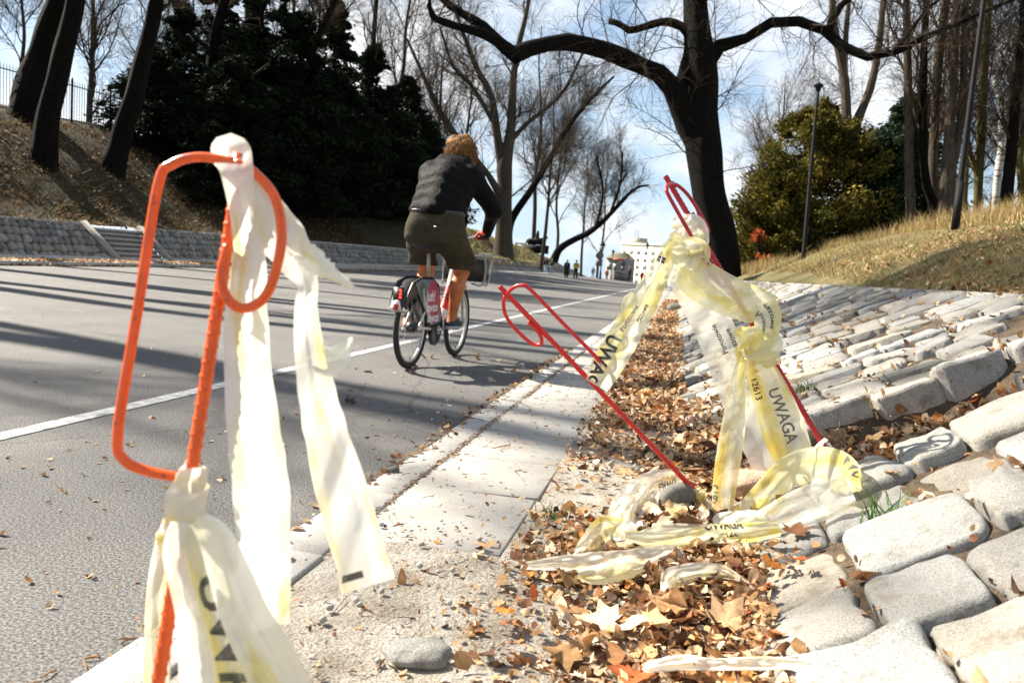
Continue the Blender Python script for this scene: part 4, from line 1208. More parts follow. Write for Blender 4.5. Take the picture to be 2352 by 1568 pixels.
for px, py, n, h, lab in ((2030, 1228, 46, .085, "green grass tuft growing between setts below the hole"), (1700, 990, 60, .07, "green grass tuft at the slope's toe behind the twisted tape"), (1855, 905, 40, .06, "green grass tuft on the slope beside the longer pin's shaft"), (1275, 1195, 40, .055, "thin grass tuft at the outer edge of the paving slabs"), (1508, 958, 40, .06, "grass tuft in the leaves behind the shorter pin")):
    p, d = ray_hit(px, py)
    jm = (ja + jb) / 2; jm = jm[np.argmin(np.linalg.norm(jm - p, axis=1))]
    if np.linalg.norm(jm - p) < .25 and px > 1600: p = jm
    v, q, t, c = grass(n, lambda n: p[0] + rl.normal(0, .028, n), lambda n: p[1] + rl.normal(0, .022, n), h * .5, h * 1.3, GREEN, .0022, .45)
    tag(mk("grass_tuft", v, [q, t], M_GRASS, color=c), lab, "grass tuft", "green grass tufts in the stonework")
# ================================================================ red steel pins and barrier tape
def paint(name, col, rough=.3):
    m, nt, b, out = new_mat(name)
    c = ramp(nt, noise(nt, 26, 5), [(.3, tuple(x * .75 for x in col)), (.6, col)])
    c = mixc(nt, ramp(nt, noise(nt, 70, 6, .7), [(.61, (0, 0, 0)), (.66, (.85,) * 3)]), c, (.10, .035, .02))
    nt.links.new(c, b.inputs['Base Color']); b.inputs['Roughness'].default_value = rough
    b.inputs['Specular IOR Level'].default_value = .5; b.inputs['Coat Weight'].default_value = .2; b.inputs['Coat Roughness'].default_value = .2
    bump(nt, b, noise(nt, 160, 3), .15, .001)
    return m
M_RED, M_CRIM, M_ORAN = paint("red_gloss_paint", (.68, .012, .006)), paint("crimson_gloss_paint", (.46, .005, .012)), paint("orange_red_paint", (.93, .115, .003), .24)

def rebar(z0, z1, r, pitch=.0195, S=18, step=.0016):
    z = np.arange(z0, z1, step)
    a = np.arange(S) * 2 * math.pi / S
    zz = z[:, None] + .0035 * np.sin(a)[None]
    ph = (zz / pitch) % 1.0
    rib = np.exp(-((ph - .5) / .11) ** 2)
    rr = r * (1 + .20 * rib)
    lon = np.exp(-(np.minimum(np.abs(a - math.pi / 2), np.abs(a - 3 * math.pi / 2)) / .25) ** 2)
    rr = rr * (1 + .09 * lon)
    v = np.stack([rr * np.cos(a), rr * np.sin(a), np.broadcast_to(z[:, None], rr.shape)], -1)
    n = len(z)
    v = np.concatenate([v.reshape(-1, 3), [[0, 0, z0], [0, 0, z1]]])
    i = np.arange(n - 1)[:, None] * S; j = np.arange(S)[None]
    q = np.stack([i + j, i + (j + 1) % S, i + S + (j + 1) % S, i + S + j], -1).reshape(-1, 4)
    t = [[n * S, (k + 1) % S, k] for k in range(S)] + [[n * S + 1, (n - 1) * S + k, (n - 1) * S + (k + 1) % S] for k in range(S)]
    return v, q, t

def pin(label, foot, top, side_px, mat, bury, r=.009, rod=.007, loop=(.105, .44), hook=(.075, .225), over=.02, flip=1):
    """steel barrier pin: ribbed shaft, long closed loop on one side, pigtail hook on the other"""
    foot, top = np.asarray(foot), np.asarray(top)
    L = np.linalg.norm(top - foot); ez = (top - foot) / L
    sx = side_px - ez * (side_px @ ez); ex_ = nrm(sx); ey = np.cross(ez, ex_)
    M = Matrix(((ex_[0], ey[0], ez[0], foot[0]), (ex_[1], ey[1], ez[1], foot[1]), (ex_[2], ey[2], ez[2], foot[2]), (0, 0, 0, 1)))
    root = empty("barrier_pin", label=label, cat="steel pin", group="red steel pins with bent loops", M=M)
    v, q, t = rebar(-bury, L, r)
    mk("shaft", v, [q, np.array(t)], mat, root)
    lx, ll = loop; hx, hl = hook
    T = L - over - rod
    yo = (r + rod * .8) * flip
    lp = [(.0, yo, T), (lx * .5, yo, T + .004), (lx * .86, yo * .9, T - .010), (lx, yo * .8, T - .042), (lx, yo * .6, T - ll * .5), (lx, yo * .4, T - ll + .05), (lx * .86, yo * .3, T - ll + .012), (lx * .5, yo * .2, T - ll), (r * .6, 0, T - ll - .004)]
    mb = MB(); c = catmull(lp, 70); mb.tube(c, rod, 14); mb.build("loop", mat, root, True)
    hp = [(.0, yo, T), (-hx * .35, yo, T - .012), (-hx * .78, yo, T - .045), (-hx, yo, T - .095), (-hx * 1.0, yo, T - hl * .72), (-hx * .86, yo, T - hl * .92), (-hx * .52, yo, T - hl), (-hx * .2, yo, T - hl * .93), (-hx * .06, yo, T - hl * .78), (-hx * .1, yo, T - hl * .58)]
    mb = MB(); c = catmull(hp, 70); mb.tube(c, rod, 14); mb.build("hook", mat, root, True)
    mb = MB(); mb.tube([(0, yo * .5, T - .014), (0, yo * .5, T + .014)], r * .95, 12); mb.build("weld", mat, root, True)
    return root, M
dR = 3.03
footA, topA = P(1640, 1172, 3.09), P(1147, 657, 2.98)
pinA, MA = pin("shorter leaning red pin with empty bent loop, foot in the leaves", footA, topA, RT * .55 + UP * .62 - FW * .75, M_RED, .16, r=.0095, rod=.0072, flip=-1, over=.035)
footB, topB = P(1913, 1060, 3.03), P(1528, 404, 3.10)
pinB, MB_ = pin("longer crimson pin leaning over the hole with tape knotted below its loop", footB, topB, -RT * .5 - UP * .3 - FW * .8, M_CRIM, .20, r=.0098, rod=.0072, flip=1, over=.04)
footC, topC = P(352, 1640, 1.02), P(553, 368, 1.13)
pinC, MC = pin("large orange red pin close to the camera with tape hung over its top", footC, topC, -RT * 1.0 + UP * .1 + FW * .08, M_ORAN, .12, r=.0084, rod=.0070, loop=(.108, .435), hook=(.080, .205), over=.002, flip=1)

# ---- tape
def tape_mat(name, warm=.35, clear=.28):
    m, nt, b, out = new_mat(name)
    uv = nt.nodes.new("ShaderNodeUVMap")
    yel = noise(nt, 9, 4, .55, uv.outputs[0], stretch=(.55, 2.2, 1))
    c = ramp(nt, yel, [(.34, (.84, .84, .74)), (.50, (.84, .82, .55)), (.60, (.85, .75, .25)), (.74, (.85, .60, .05))] if warm > .5 else [(.40, (.90, .905, .86)), (.56, (.90, .89, .75)), (.66, (.85, .78, .38)), (.80, (.82, .62, .10))])
    c = mixc(nt, ramp(nt, noise(nt, 30, 6, .7, uv.outputs[0]), [(.62, (0, 0, 0)), (.76, (.35,) * 3)]), c, (.42, .36, .2))
    nt.links.new(c, b.inputs['Base Color']); b.inputs['Roughness'].default_value = .14; b.inputs['Specular IOR Level'].default_value = .6
    bump(nt, b, noise(nt, 22, 5, .6, uv.outputs[0], stretch=(.5, 2.2, 1)), .35, .01)
    tr = nt.nodes.new("ShaderNodeBsdfTranslucent"); nt.links.new(c, tr.inputs[0])
    tp = nt.nodes.new("ShaderNodeBsdfTransparent"); nt.links.new(mixc(nt, .5, c, (1, 1, 1)), tp.inputs[0])
    m1, m2 = nt.nodes.new("ShaderNodeMixShader"), nt.nodes.new("ShaderNodeMixShader")
    m1.inputs[0].default_value = .55; m2.inputs[0].default_value = clear
    nt.links.new(b.outputs[0], m1.inputs[1]); nt.links.new(tr.outputs[0], m1.inputs[2])
    nt.links.new(m1.outputs[0], m2.inputs[1]); nt.links.new(tp.outputs[0], m2.inputs[2]); nt.links.new(m2.outputs[0], out.inputs[0])
    return m
M_TAPE, M_TAPEY, M_TAPEW = tape_mat("pale_film", .3, .30), tape_mat("yellowed_film", .7, .22), tape_mat("bleached_film", .2, .10)
M_INK = mottled("faded_black_ink", [(.35, (.035, .035, .03)), (.6, (.08, .08, .07)), (.72, (.4, .38, .28))], 55, .6)
M_INKG = mottled("grey_ink", [(.35, (.10, .095, .07)), (.6, (.2, .19, .14)), (.72, (.5, .46, .3))], 60, .6)

def lay(rows, lift=.05):
    """brings rows that would sink into the ground up onto the leaves"""
    out = []
    for r in rows:
        p, d = ray_hit(r[0], r[1])
        k = lift / max(.2, -nrm(p - CAM)[2])
        out.append((r[0], r[1], min(r[2], d - k) if r[2] > d - k else (r[2] if r[2] > d - 6 * k else d - 1.6 * k), *r[3:]))
    return out

class Ribbon:
    """a crinkled strip of film; rows: (px, py, depth, width_px, twist degrees)"""
    def __init__(s, rows, n=90, m=15, crink=.004, fold=.012, seed=0, nfold=2.2, curl=0.0, ragged=0.0):
        rg = np.random.default_rng(seed)
        r = np.array(rows, float)
        if r.shape[1] == 4: r = np.c_[r, np.zeros(len(r))]
        pts = np.array([P(a, b, d) for a, b, d, w, tw in r])
        ext = np.c_[pts, r[:, 3] * r[:, 2] / F, r[:, 4]]
        c = catmull(ext, n)
        s.c = c[:, :3]; wd = np.maximum(c[:, 3], .003); tw = np.radians(c[:, 4])
        T = nrm(np.gradient(s.c, axis=0))
        view = nrm(s.c - CAM)
        A = nrm(np.cross(T, view)); B = np.cross(A, T)
        s.len = np.r_[0, np.cumsum(np.linalg.norm(np.diff(s.c, axis=0), axis=1))]
        v = np.linspace(-1, 1, m)
        w = wd[:, None] / 2
        u = s.len[:, None]
        rag = 1 + ragged * 1.5 * np.sin(np.linspace(0, 40, n) + 3 * np.sin(np.linspace(0, 17, n) + seed))[:, None] * np.array([1.0])[None]
        W_ = np.cos(tw)[:, None] * v[None] * w * rag
        D_ = np.sin(tw)[:, None] * v[None] * w
        ph = rg.uniform(0, 6.28, 12); kk = rg.uniform(4, 12, 6)
        z = np.zeros((n, m))
        tri = lambda t: 2 * np.abs(2 * ((t / 6.2832) % 1.0) - 1) - 1
        for i in range(2):                                   # long sharp pleats that wander along the strip
            z = z + fold * .8 / (i + 1) * tri(v[None] * nfold * (i + 1) * 1.25 + ph[i] + 1.5 * np.sin(u * kk[i] * .5 + ph[i + 3]))
        for i in range(4):                                   # crumples: crossing creases
            z = z + crink * tri(u * kk[i] * (3 + 1.7 * i) + v[None] * (1.2 + .9 * i) * (1 if i % 2 else -1) + ph[6 + i]) * (.4 + .6 * np.sin(u * 9 + ph[10]) ** 2) / (1 + .3 * i)
        z = z * np.minimum(1, wd / .03)[:, None]
        if curl: z = z + curl * w * v[None] ** 2
        s.V = s.c[:, None] + A[:, None] * W_[..., None] + B[:, None] * (D_ + z)[..., None]
        s.n, s.m = n, m
        s.uv = np.stack([np.broadcast_to(u + seed * .37, (n, m)), np.broadcast_to(v[None] * .045, (n, m))], -1)
    def mesh(s, name, mat, parent=None):
        return mk(name, s.V.reshape(-1, 3), grid_faces(s.n, s.m), mat, parent, smooth=False, uv=s.uv.reshape(-1, 2))
    def at(s, l, f):
        """points at length l (m) and fraction f (-1..1) across"""
        a = np.clip(np.interp(l, s.len, np.arange(s.n)), 0, s.n - 1.001); b = np.clip((f + 1) / 2 * (s.m - 1), 0, s.m - 1.001)
        i, j = a.astype(int), b.astype(int); x, y = (a - i)[:, None], (b - j)[:, None]
        V = s.V
        p = V[i, j] * (1 - x) * (1 - y) + V[i + 1, j] * x * (1 - y) + V[i, j + 1] * (1 - x) * y + V[i + 1, j + 1] * x * y
        nn = nrm(np.cross(V[i + 1, j] - V[i, j], V[i, j + 1] - V[i, j]))
        nn = np.where(((p - CAM) * nn).sum(1)[:, None] > 0, -nn, nn)
        return p, nn

def glyphs(text, size, bold=.02, shear=0.0):
    cu = bpy.data.curves.new("lettering", 'FONT'); cu.body = text; cu.size = size; cu.offset = bold * size; cu.resolution_u = 3; cu.shear = shear
    ob = bpy.data.objects.new("lettering", cu); COL.objects.link(ob)
    dg = bpy.context.evaluated_depsgraph_get()
    me = bpy.data.meshes.new_from_object(ob.evaluated_get(dg))
    import bmesh
    bm = bmesh.new(); bm.from_mesh(me); bmesh.ops.triangulate(bm, faces=bm.faces)
    for _ in range(2):
        long_e = [e for e in bm.edges if e.calc_length() > size * .28]
        if long_e: bmesh.ops.subdivide_edges(bm, edges=long_e, cuts=1); bmesh.ops.triangulate(bm, faces=bm.faces)
    v = np.array([x.co[:2] for x in bm.verts]); f = np.array([[a.index for a in q.verts] for q in bm.faces])
    bm.free(); bpy.data.objects.remove(ob); bpy.data.meshes.remove(me); bpy.data.curves.remove(cu)
    return v, f
def printed(rb, text, size, l0, f0, parent, mat=None, along=1, across=1, bold=.02, halfw=None, lift=.0012, name="lettering"):
    """letters printed on a ribbon: start at length l0, baseline at fraction f0; along/across = reading direction"""
    v, f = glyphs(text, size, bold)
    hw = halfw or .04
    l = l0 + along * v[:, 0]; fr = f0 + across * v[:, 1] / hw
    ok = (l > .001) & (l < rb.len[-1] - .001) & (np.abs(fr) < .97)
    f = f[ok[f].all(1)]
    if not len(f): return None
    p, n = rb.at(l, np.clip(fr, -.99, .99))
    return mk(name, p + n * lift, f, mat or M_INK, parent, smooth=False)

def tri_(t): return 2 * np.abs(2 * ((t / 6.2832) % 1.0) - 1) - 1
def wraps(name, center, axis, r, h, turns, width, mat, parent, seed, swell=.35, lump=1.0):
    """tape wound and knotted round a shaft"""
    rg = np.random.default_rng(seed)
    ax = nrm(axis); a = nrm(np.cross(ax, [.3, .2, .9])); b = np.cross(ax, a)
    n, m = int(46 * turns), 8
    t = np.linspace(0, 1, n); th = t * turns * 2 * math.pi + seed
    rr = r * (1 + swell * np.sin(t * math.pi) + lump * (.16 * np.sin(th * 2.3 + 1) + .1 * np.sin(th * 5.1)))
    z = (t - .5) * h + .25 * h * np.sin(th * .5 + seed) * .5
    v = np.linspace(-1, 1, m)
    Pp = np.asarray(center)[None] + a * (rr * np.cos(th))[:, None] + b * (rr * np.sin(th))[:, None] + ax * z[:, None]
    rad = nrm(Pp - np.asarray(center) - ax * z[:, None])
    tilt = .3 * np.sin(th * .7 + seed)
    V = Pp[:, None] + ax * (v[None, :, None] * width / 2 * (1 - .25 * np.sin(th * 1.3)[:, None, None])) + rad[:, None] * (width * .5 * v[None] * tilt[:, None] + lump * (.006 * tri_(v[None] * 4.5 + th[:, None] * 1.7 + seed) + .005 * tri_(v[None] * 3 - th[:, None] * 2.9) + .002 * tri_(th * 5)[:, None]))[..., None]
    uv = np.stack([np.broadcast_to((th * r)[:, None] + seed, (n, m)), np.broadcast_to(v[None] * .03, (n, m))], -1)
    return mk(name, V.reshape(-1, 3), grid_faces(n, m), mat, parent, smooth=False, uv=uv.reshape(-1, 2))
G_TAPE = "lengths of faded barrier tape"
def tape_thing(loc, label):
    return empty("barrier_tape", tuple(loc), label, "barrier tape", G_TAPE)

# 1: draped over the orange pin
t1 = tape_thing(topC, "long bleached tape draped over the top of the orange pin, two tails hanging")
dc = 1.10
a1 = Ribbon([(522, 372, 1.165, 64, 0), (530, 352, 1.135, 92, 0), (543, 388, 1.10, 78, 0), (553, 450, 1.095, 66, 12), (566, 520, 1.095, 66, 10), (575, 600, 1.10, 70, 0), (568, 680, 1.105, 84, 0), (566, 740, 1.10, 96, 0), (570, 850, 1.09, 102, 6), (585, 1000, 1.08, 118, 0), (600, 1120, 1.075, 124, 0), (606, 1230, 1.07, 118, 0), (612, 1340, 1.07, 108, -8), (616, 1440, 1.07, 96, 0)], 220, 25, .0022, .006, 1, 1.1, ragged=.015)
a1.mesh("tail", M_TAPEW, t1)
b1 = Ribbon([(556, 372, 1.15, 30, 0), (575, 420, 1.12, 50, 20), (602, 470, 1.11, 84, 10), (648, 545, 1.11, 104, 0), (690, 610, 1.11, 84, -15), (707, 655, 1.11, 54, -30), (703, 700, 1.11, 52, 0), (708, 780, 1.11, 66, 0), (724, 880, 1.10, 80, 0), (748, 990, 1.10, 98, 8), (780, 1110, 1.09, 112, 0), (812, 1220, 1.085, 116, -6), (846, 1345, 1.08, 122, 0)], 220, 25, .0022, .006, 2, 1.1, ragged=.02)
b1.mesh("tail", M_TAPEW, t1)
c1 = Ribbon([(672, 560, 1.112, 40, 0), (712, 590, 1.10, 52, 0), (752, 622, 1.095, 44, 10), (800, 652, 1.09, 20, 25), (812, 660, 1.09, 6, 0)], 40, 9, .004, .005, 3, ragged=.12)
c1.mesh("torn_flap", M_TAPEW, t1)
c2 = Ribbon([(728, 800, 1.11, 60, 0), (755, 830, 1.10, 70, 0), (785, 810, 1.09, 44, 0), (808, 775, 1.09, 10, 20)], 34, 9, .004, .005, 4, ragged=.12)
c2.mesh("torn_flap", M_TAPEW, t1)
c3 = Ribbon([(540, 700, 1.125, 40, 0), (530, 640, 1.125, 34, 40), (537, 560, 1.12, 24, 50), (545, 480, 1.12, 30, 20), (552, 420, 1.12, 34, 0)], 50, 9, .003, .005, 5)
c3.mesh("inner_fold", M_TAPEY, t1)
printed(a1, "UWAGA", .06, .93, -.9, t1, M_INKG, 1, 1, .02, .036)
printed(b1, "UWAGA", .06, .62, -1.25, t1, M_INKG, 1, 1, .03, .036)

# 2: bundle tied lower on the orange pin, skirt spreading out of the picture
def on_pin(M, z): return np.array(M @ Vector((0, 0, z)))
LC = np.linalg.norm(topC - footC)
kz = LC * (1640 - 1225) / (1640 - 368)
t2 = tape_thing(on_pin(MC, kz), "thick bundle of yellowed tape tied round the lower shaft of the orange pin")
wraps("knot", on_pin(MC, kz + .02), topC - footC, .0215, .05, 3.3, .036, M_TAPEW, t2, 3, .15, .22)
wraps("knot", on_pin(MC, kz - .02), topC - footC, .026, .03, 2.3, .03, M_TAPE, t2, 7, .1, .25)
wraps("knot", on_pin(MC, kz + .055), topC - footC, .0135, .03, 2.2, .022, M_TAPE, t2, 8, .1, .3)
sk = [([(398, 1195, 1.05, 46, 0), (380, 1290, 1.045, 62, 0), (366, 1400, 1.045, 60, 10), (362, 1540, 1.04, 56, 0), (360, 1680, 1.03, 60, 0)], M_TAPEY),
      ([(430, 1200, 1.025, 70, 0), (420, 1270, 1.015, 84, 0), (446, 1400, 1.01, 84, 15), (470, 1540, 1.0, 110, 0), (485, 1680, .99, 130, 0)], M_TAPEW),
      ([(442, 1215, 1.03, 50, 0), (465, 1290, 1.02, 70, 20), (505, 1400, 1.01, 80, 0), (545, 1520, 1.0, 110, 0), (590, 1680, .99, 140, 0)], M_TAPEY),
      ([(452, 1190, 1.02, 40, 0), (492, 1230, 1.005, 70, 0), (528, 1320, .995, 90, 0), (566, 1420, .985, 104, 0), (625, 1530, .975, 120, 0), (690, 1680, .97, 130, 0)], M_TAPEW)]
skr = []
for i, (rows, mt) in enumerate(sk):
    rb = Ribbon(rows, 110, 25, .0025, .009, 20 + i, 1.5); rb.mesh("skirt", mt, t2); skr.append(rb)
printed(skr[2], "UWAGA", .07, .06, -.75, t2, M_INKG, 1, 1, .03, .032)

# 3: knot below the loop of the crimson pin with three streamers
dB = 3.0
kc = P(1583, 560, 3.035)
t3 = tape_thing(kc, "tape knotted below the loop of the crimson pin, streamers fluttering both ways")
axB = topB - footB
wraps("knot", P(1580, 535, 3.05), axB, .03, .10, 2.6, .055, M_TAPE, t3, 5, .5)
wraps("knot", P(1590, 580, 3.02), axB + np.array([.5, 0, .2]), .034, .07, 2.4, .05, M_TAPEY, t3, 12, .4)
for i, rows in enumerate(([(1575, 500, 3.03, 20, 0), (1595, 520, 3.01, 50, 0), (1605, 560, 3.0, 44, 0), (1590, 600, 3.0, 10, 0)], [(1548, 570, 3.0, 40, 0), (1580, 575, 2.98, 64, 0), (1602, 585, 2.98, 60, 0), (1590, 622, 2.99, 30, 0)], [(1560, 545, 3.02, 30, 0), (1545, 575, 3.0, 36, 20), (1562, 605, 2.99, 20, 0)])):
    Ribbon(rows, 34, 11, .008, .012, 40 + i, 2.5).mesh("loose_end", M_TAPE if i < 2 else M_TAPEY, t3)
d3 = Ribbon([(1558, 545, 3.02, 26, 0), (1535, 580, 3.0, 46, 0), (1513, 625, 2.99, 52, 0), (1480, 690, 2.97, 66, 0), (1440, 760, 2.95, 72, 0), (1400, 830, 2.94, 74, 0), (1370, 885, 2.93, 58, 15)], 120, 17, .004, .009, 6, 2.0, ragged=.02)
d3.mesh("streamer", M_TAPEY, t3)
d3b = Ribbon([(1545, 560, 3.01, 20, 0), (1505, 640, 2.99, 20, 30), (1470, 705, 2.98, 36, 20), (1450, 690, 2.985, 40, 0), (1436, 740, 2.975, 20, 0)], 60, 9, .004, .008, 16, 1.5, ragged=.05)
d3b.mesh("torn_flap", M_TAPE, t3)
e3 = Ribbon([(1568, 575, 3.05, 40, 0), (1563, 610, 3.05, 66, 0), (1590, 660, 3.05, 84, 0), (1628, 730, 3.05, 88, 0), (1665, 810, 3.05, 92, 0), (1700, 900, 3.04, 96, 0), (1745, 1000, 3.03, 98, 0), (1772, 1075, 3.02, 80, 0)], 120, 17, .004, .010, 7, 1.8)
e3.mesh("streamer", M_TAPE, t3)
f3 = Ribbon([(1590, 590, 3.01, 40, 0), (1600, 635, 2.99, 90, 0), (1650, 668, 2.97, 92, 0), (1700, 690, 2.96, 88, 0), (1740, 705, 2.96, 84, 0), (1762, 730, 2.965, 64, 0), (1758, 775, 2.975, 50, 0), (1742, 800, 2.99, 40, 0)], 120, 17, .004, .009, 8, 1.6)
f3.mesh("streamer", M_TAPEY, t3)
g3 = Ribbon([(1605, 590, 3.03, 26, 0), (1625, 620, 3.03, 34, 0), (1645, 650, 3.03, 30, 0), (1662, 672, 3.03, 12, 0)], 40, 9, .004, .008, 9)
g3.mesh("loose_end", M_TAPEY, t3)
printed(d3, "Pogotowie", .026, .43, -.15, t3, M_INK, -1, -1, .02, .055)
printed(d3, "gazowe", .026, .37, .42, t3, M_INK, -1, -1, .02, .055)
printed(d3, "UWAGA", .068, .455, -.85, t3, M_INK, 1, 1, .03, .055)
printed(d3, "II", .05, .10, -.6, t3, M_INK, 1, 1, .06, .055)
printed(e3, "Pogotowie", .028, .44, .15, t3, M_INK, -1, -1, .02, .072)
printed(e3, "gazowe", .028, .44, .70, t3, M_INK, -1, -1, .02, .072)
printed(f3, "Pogotowie", .028, .345, -.15, t3, M_INK, 1, -1, .02, .06)
printed(f3, "gazowe", .028, .345, .45, t3, M_INK, 1, -1, .02, .06)

# 4: second knot lower on the crimson pin
t4 = tape_thing(P(1735, 790, 2.99), "yellow tape knotted half way down the crimson pin, twisted tails reaching the ground")
wraps("knot", P(1740, 792, 3.0), axB, .036, .10, 2.2, .075, M_TAPEY, t4, 2, .35)
wraps("knot", P(1712, 808, 2.97), np.array([.9, .1, .4]), .022, .05, 2.2, .035, M_TAPEY, t4, 21, .3)
Ribbon([(1705, 812, 2.95, 30, 0), (1735, 800, 2.94, 62, 0), (1768, 790, 2.95, 60, 0), (1772, 760, 2.97, 24, 0)], 34, 11, .006, .01, 46, 2.0).mesh("loose_end", M_TAPEY, t4)
g4 = Ribbon([(1708, 812, 2.96, 22, 0), (1698, 860, 2.95, 30, 0), (1690, 940, 2.95, 48, 0), (1678, 1020, 2.95, 56, 0), (1665, 1110, 2.90, 54, 0), (1655, 1208, 2.80, 40, 0)], 120, 13, .002, .007, 10, 1.4, curl=.35)
g4.mesh("twisted_tail", M_TAPEY, t4)
h4 = Ribbon([(1738, 825, 2.99, 56, 0), (1760, 880, 2.985, 78, 0), (1790, 960, 2.98, 96, 0), (1822, 1050, 2.975, 90, 0), (1850, 1130, 2.96, 60, 0)], 100, 19, .003, .013, 11, 2.8)
h4.mesh("tail", M_TAPEY, t4)
printed(g4, "12613", .042, .60, -.55, t4, M_INK, -1, -1, .015, .04)
printed(h4, "UWAGA", .056, .12, -.05, t4, M_INKG, 1, 1, .02, .07)
printed(h4, "12613", .036, .06, -.8, t4, M_INK, 1, 1, .02, .07)

# 5: heap round the foot of the crimson pin, lengths lying on the ground
t5 = tape_thing(footB, "printed tape looped round the foot of the crimson pin and trailing over leaves")
wraps("knot", P(1885, 1085, 3.0), np.array([.3, -.1, .9]), .055, .12, 2.4, .10, M_TAPE, t5, 4, .2)
R5 = [([(1960, 1128, 2.96, 30, 0), (1925, 1085, 2.93, 96, 0), (1868, 1072, 2.90, 92, 0), (1815, 1082, 2.88, 70, 0), (1770, 1120, 2.86, 60, 0), (1715, 1178, 2.85, 52, 0), (1680, 1210, 2.85, 34, 0)], M_TAPEY),
      ([(1955, 1125, 2.95, 60, 0), (1900, 1145, 2.90, 84, 0), (1840, 1165, 2.86, 84, 0), (1770, 1195, 2.84, 66, 0), (1700, 1222, 2.82, 44, 0), (1620, 1222, 2.80, 36, 0), (1530, 1222, 2.78, 38, 0), (1440, 1246, 2.76, 30, 0)], M_TAPE),
      ([(1790, 1212, 2.84, 36, 0), (1720, 1222, 2.81, 44, 0), (1630, 1226, 2.79, 42, 0), (1530, 1240, 2.77, 40, 0), (1435, 1242, 2.75, 46, 0)], M_TAPEY),
      ([(1690, 1205, 2.86, 30, 0), (1655, 1195, 2.87, 36, 0), (1715, 1192, 2.87, 40, 0), (1760, 1186, 2.87, 20, 0)], M_TAPE)]
r5 = []
for i, (rows, mt) in enumerate(R5):
    rb = Ribbon(lay(rows, .05 + .008 * i), 100, 15, .004, .010, 60 + i, 2.2); rb.mesh("loop", mt, t5); r5.append(rb)
printed(r5[2], "UWAGA", .045, .30, -.45, t5, M_INK, -1, -1, .03, .032)
printed(r5[1], "12613", .042, .42, .35, t5, M_INK, -1, -1, .02, .04)
printed(r5[0], "UW", .09, .10, -.5, t5, M_INK, 1, -1, .03, .07)

# 6: tie on the shorter pin
t6 = tape_thing(P(1605, 1138, 3.0), "short tape tied round the shorter pin near its foot, two twisted ends")
wraps("knot", P(1606, 1138, 3.02), topA - footA, .016, .03, 2.4, .026, M_TAPEY, t6, 6, .3)
m6 = Ribbon(lay([(1600, 1140, 3.03, 24, 0), (1572, 1160, 2.98, 44, 0), (1540, 1195, 2.9, 46, 0), (1512, 1226, 2.84, 30, 0)]), 60, 13, .004, .010, 70, 2.4, curl=.3)
m6.mesh("tail", M_TAPEY, t6)
Ribbon(lay([(1612, 1146, 3.03, 22, 0), (1625, 1180, 2.96, 34, 0), (1645, 1216, 2.84, 36, 0)]), 50, 13, .004, .009, 71, 2.2).mesh("tail", M_TAPE, t6)
printed(m6, "Pogotowie", .022, .05, .1, t6, M_INK, 1, -1, .02, .036)
printed(m6, "gazowe", .022, .05, .7, t6, M_INK, 1, -1, .02, .036)

# 7..: crumpled pieces on the leaves
def scrap_tape(label, rows_list, seed, mats=None, txt=None):
    p = P(*rows_list[0][0][:3])
    root = tape_thing(p, label)
    for i, rows in enumerate(rows_list):
        rb = Ribbon(lay(rows, .06 + .01 * i), 70, 17, .008, .014, seed + i, 2.4, ragged=.03)
        rb.mesh("fold", (mats or [M_TAPE])[i % len(mats or [1])], root)
        if txt and i == 0: printed(rb, txt, .03, .04, -.2, root, M_INKG, 1, 1, .02, .05)
scrap_tape("crumpled whitish tape heaped on the leaves left of the shorter pin's foot", [[(1572, 1098, 3.15, 40, 0), (1520, 1118, 3.1, 90, 0), (1470, 1150, 3.02, 100, 0), (1440, 1195, 2.93, 80, 0), (1455, 1225, 2.86, 40, 0)], [(1480, 1115, 3.05, 50, 0), (1435, 1160, 2.98, 60, 0), (1425, 1210, 2.88, 66, 0), (1450, 1232, 2.82, 30, 0)]], 80, [M_TAPE], "UWAGA")
scrap_tape("small folded yellow tape end poking up left of the crumpled heap", [[(1440, 1205, 2.86, 30, 0), (1395, 1215, 2.84, 66, 0), (1360, 1245, 2.76, 56, 0), (1325, 1270, 2.72, 20, 0)]], 84, [M_TAPEY])
scrap_tape("long flattened tape lying at the edge of the slab, pointed towards the pavement", [[(1210, 1298, 2.55, 18, 0), (1290, 1292, 2.58, 34, 0), (1380, 1292, 2.58, 52, 0), (1470, 1280, 2.6, 44, 0), (1540, 1262, 2.66, 24, 0)], [(1330, 1320, 2.5, 30, 0), (1380, 1318, 2.5, 46, 0), (1440, 1302, 2.53, 50, 0), (1480, 1300, 2.54, 20, 0)]], 87, [M_TAPE, M_TAPEY])
scrap_tape("short curled tape piece half buried in leaves in front of the long flattened one", [[(1532, 1358, 2.42, 30, 0), (1545, 1325, 2.46, 44, 0), (1600, 1308, 2.5, 34, 0), (1660, 1312, 2.5, 30, 0), (1700, 1330, 2.46, 12, 0)]], 90, [M_TAPE])
scrap_tape("narrow white strip of tape among leaves at the bottom of the picture", [[(1480, 1532, 1.86, 24, 0), (1570, 1520, 1.88, 34, 0), (1640, 1525, 1.88, 26, 0), (1760, 1522, 1.9, 30, 0), (1860, 1526, 1.9, 20, 0)]], 93, [M_TAPEW])
# sweet wrapper
wr = empty("wrapper", tuple(P(1405, 1392, 2.2)), "tiny crumpled white and green wrapper standing in the leaves", "litter")
rb = Ribbon([(1396, 1418, 2.20, 26, 0), (1406, 1395, 2.20, 32, 0), (1412, 1372, 2.22, 30, 0)], 24, 11, .004, .008, 99, 2.5)
mw = plain("white_foil", (.7, .75, .75), .4); rb.mesh("sheet", mw, wr)
printed(rb, "====", .016, .004, -.2, wr, plain("green_print", (.05, .3, .25), .5), 1, 1, .05, .02, name="print")
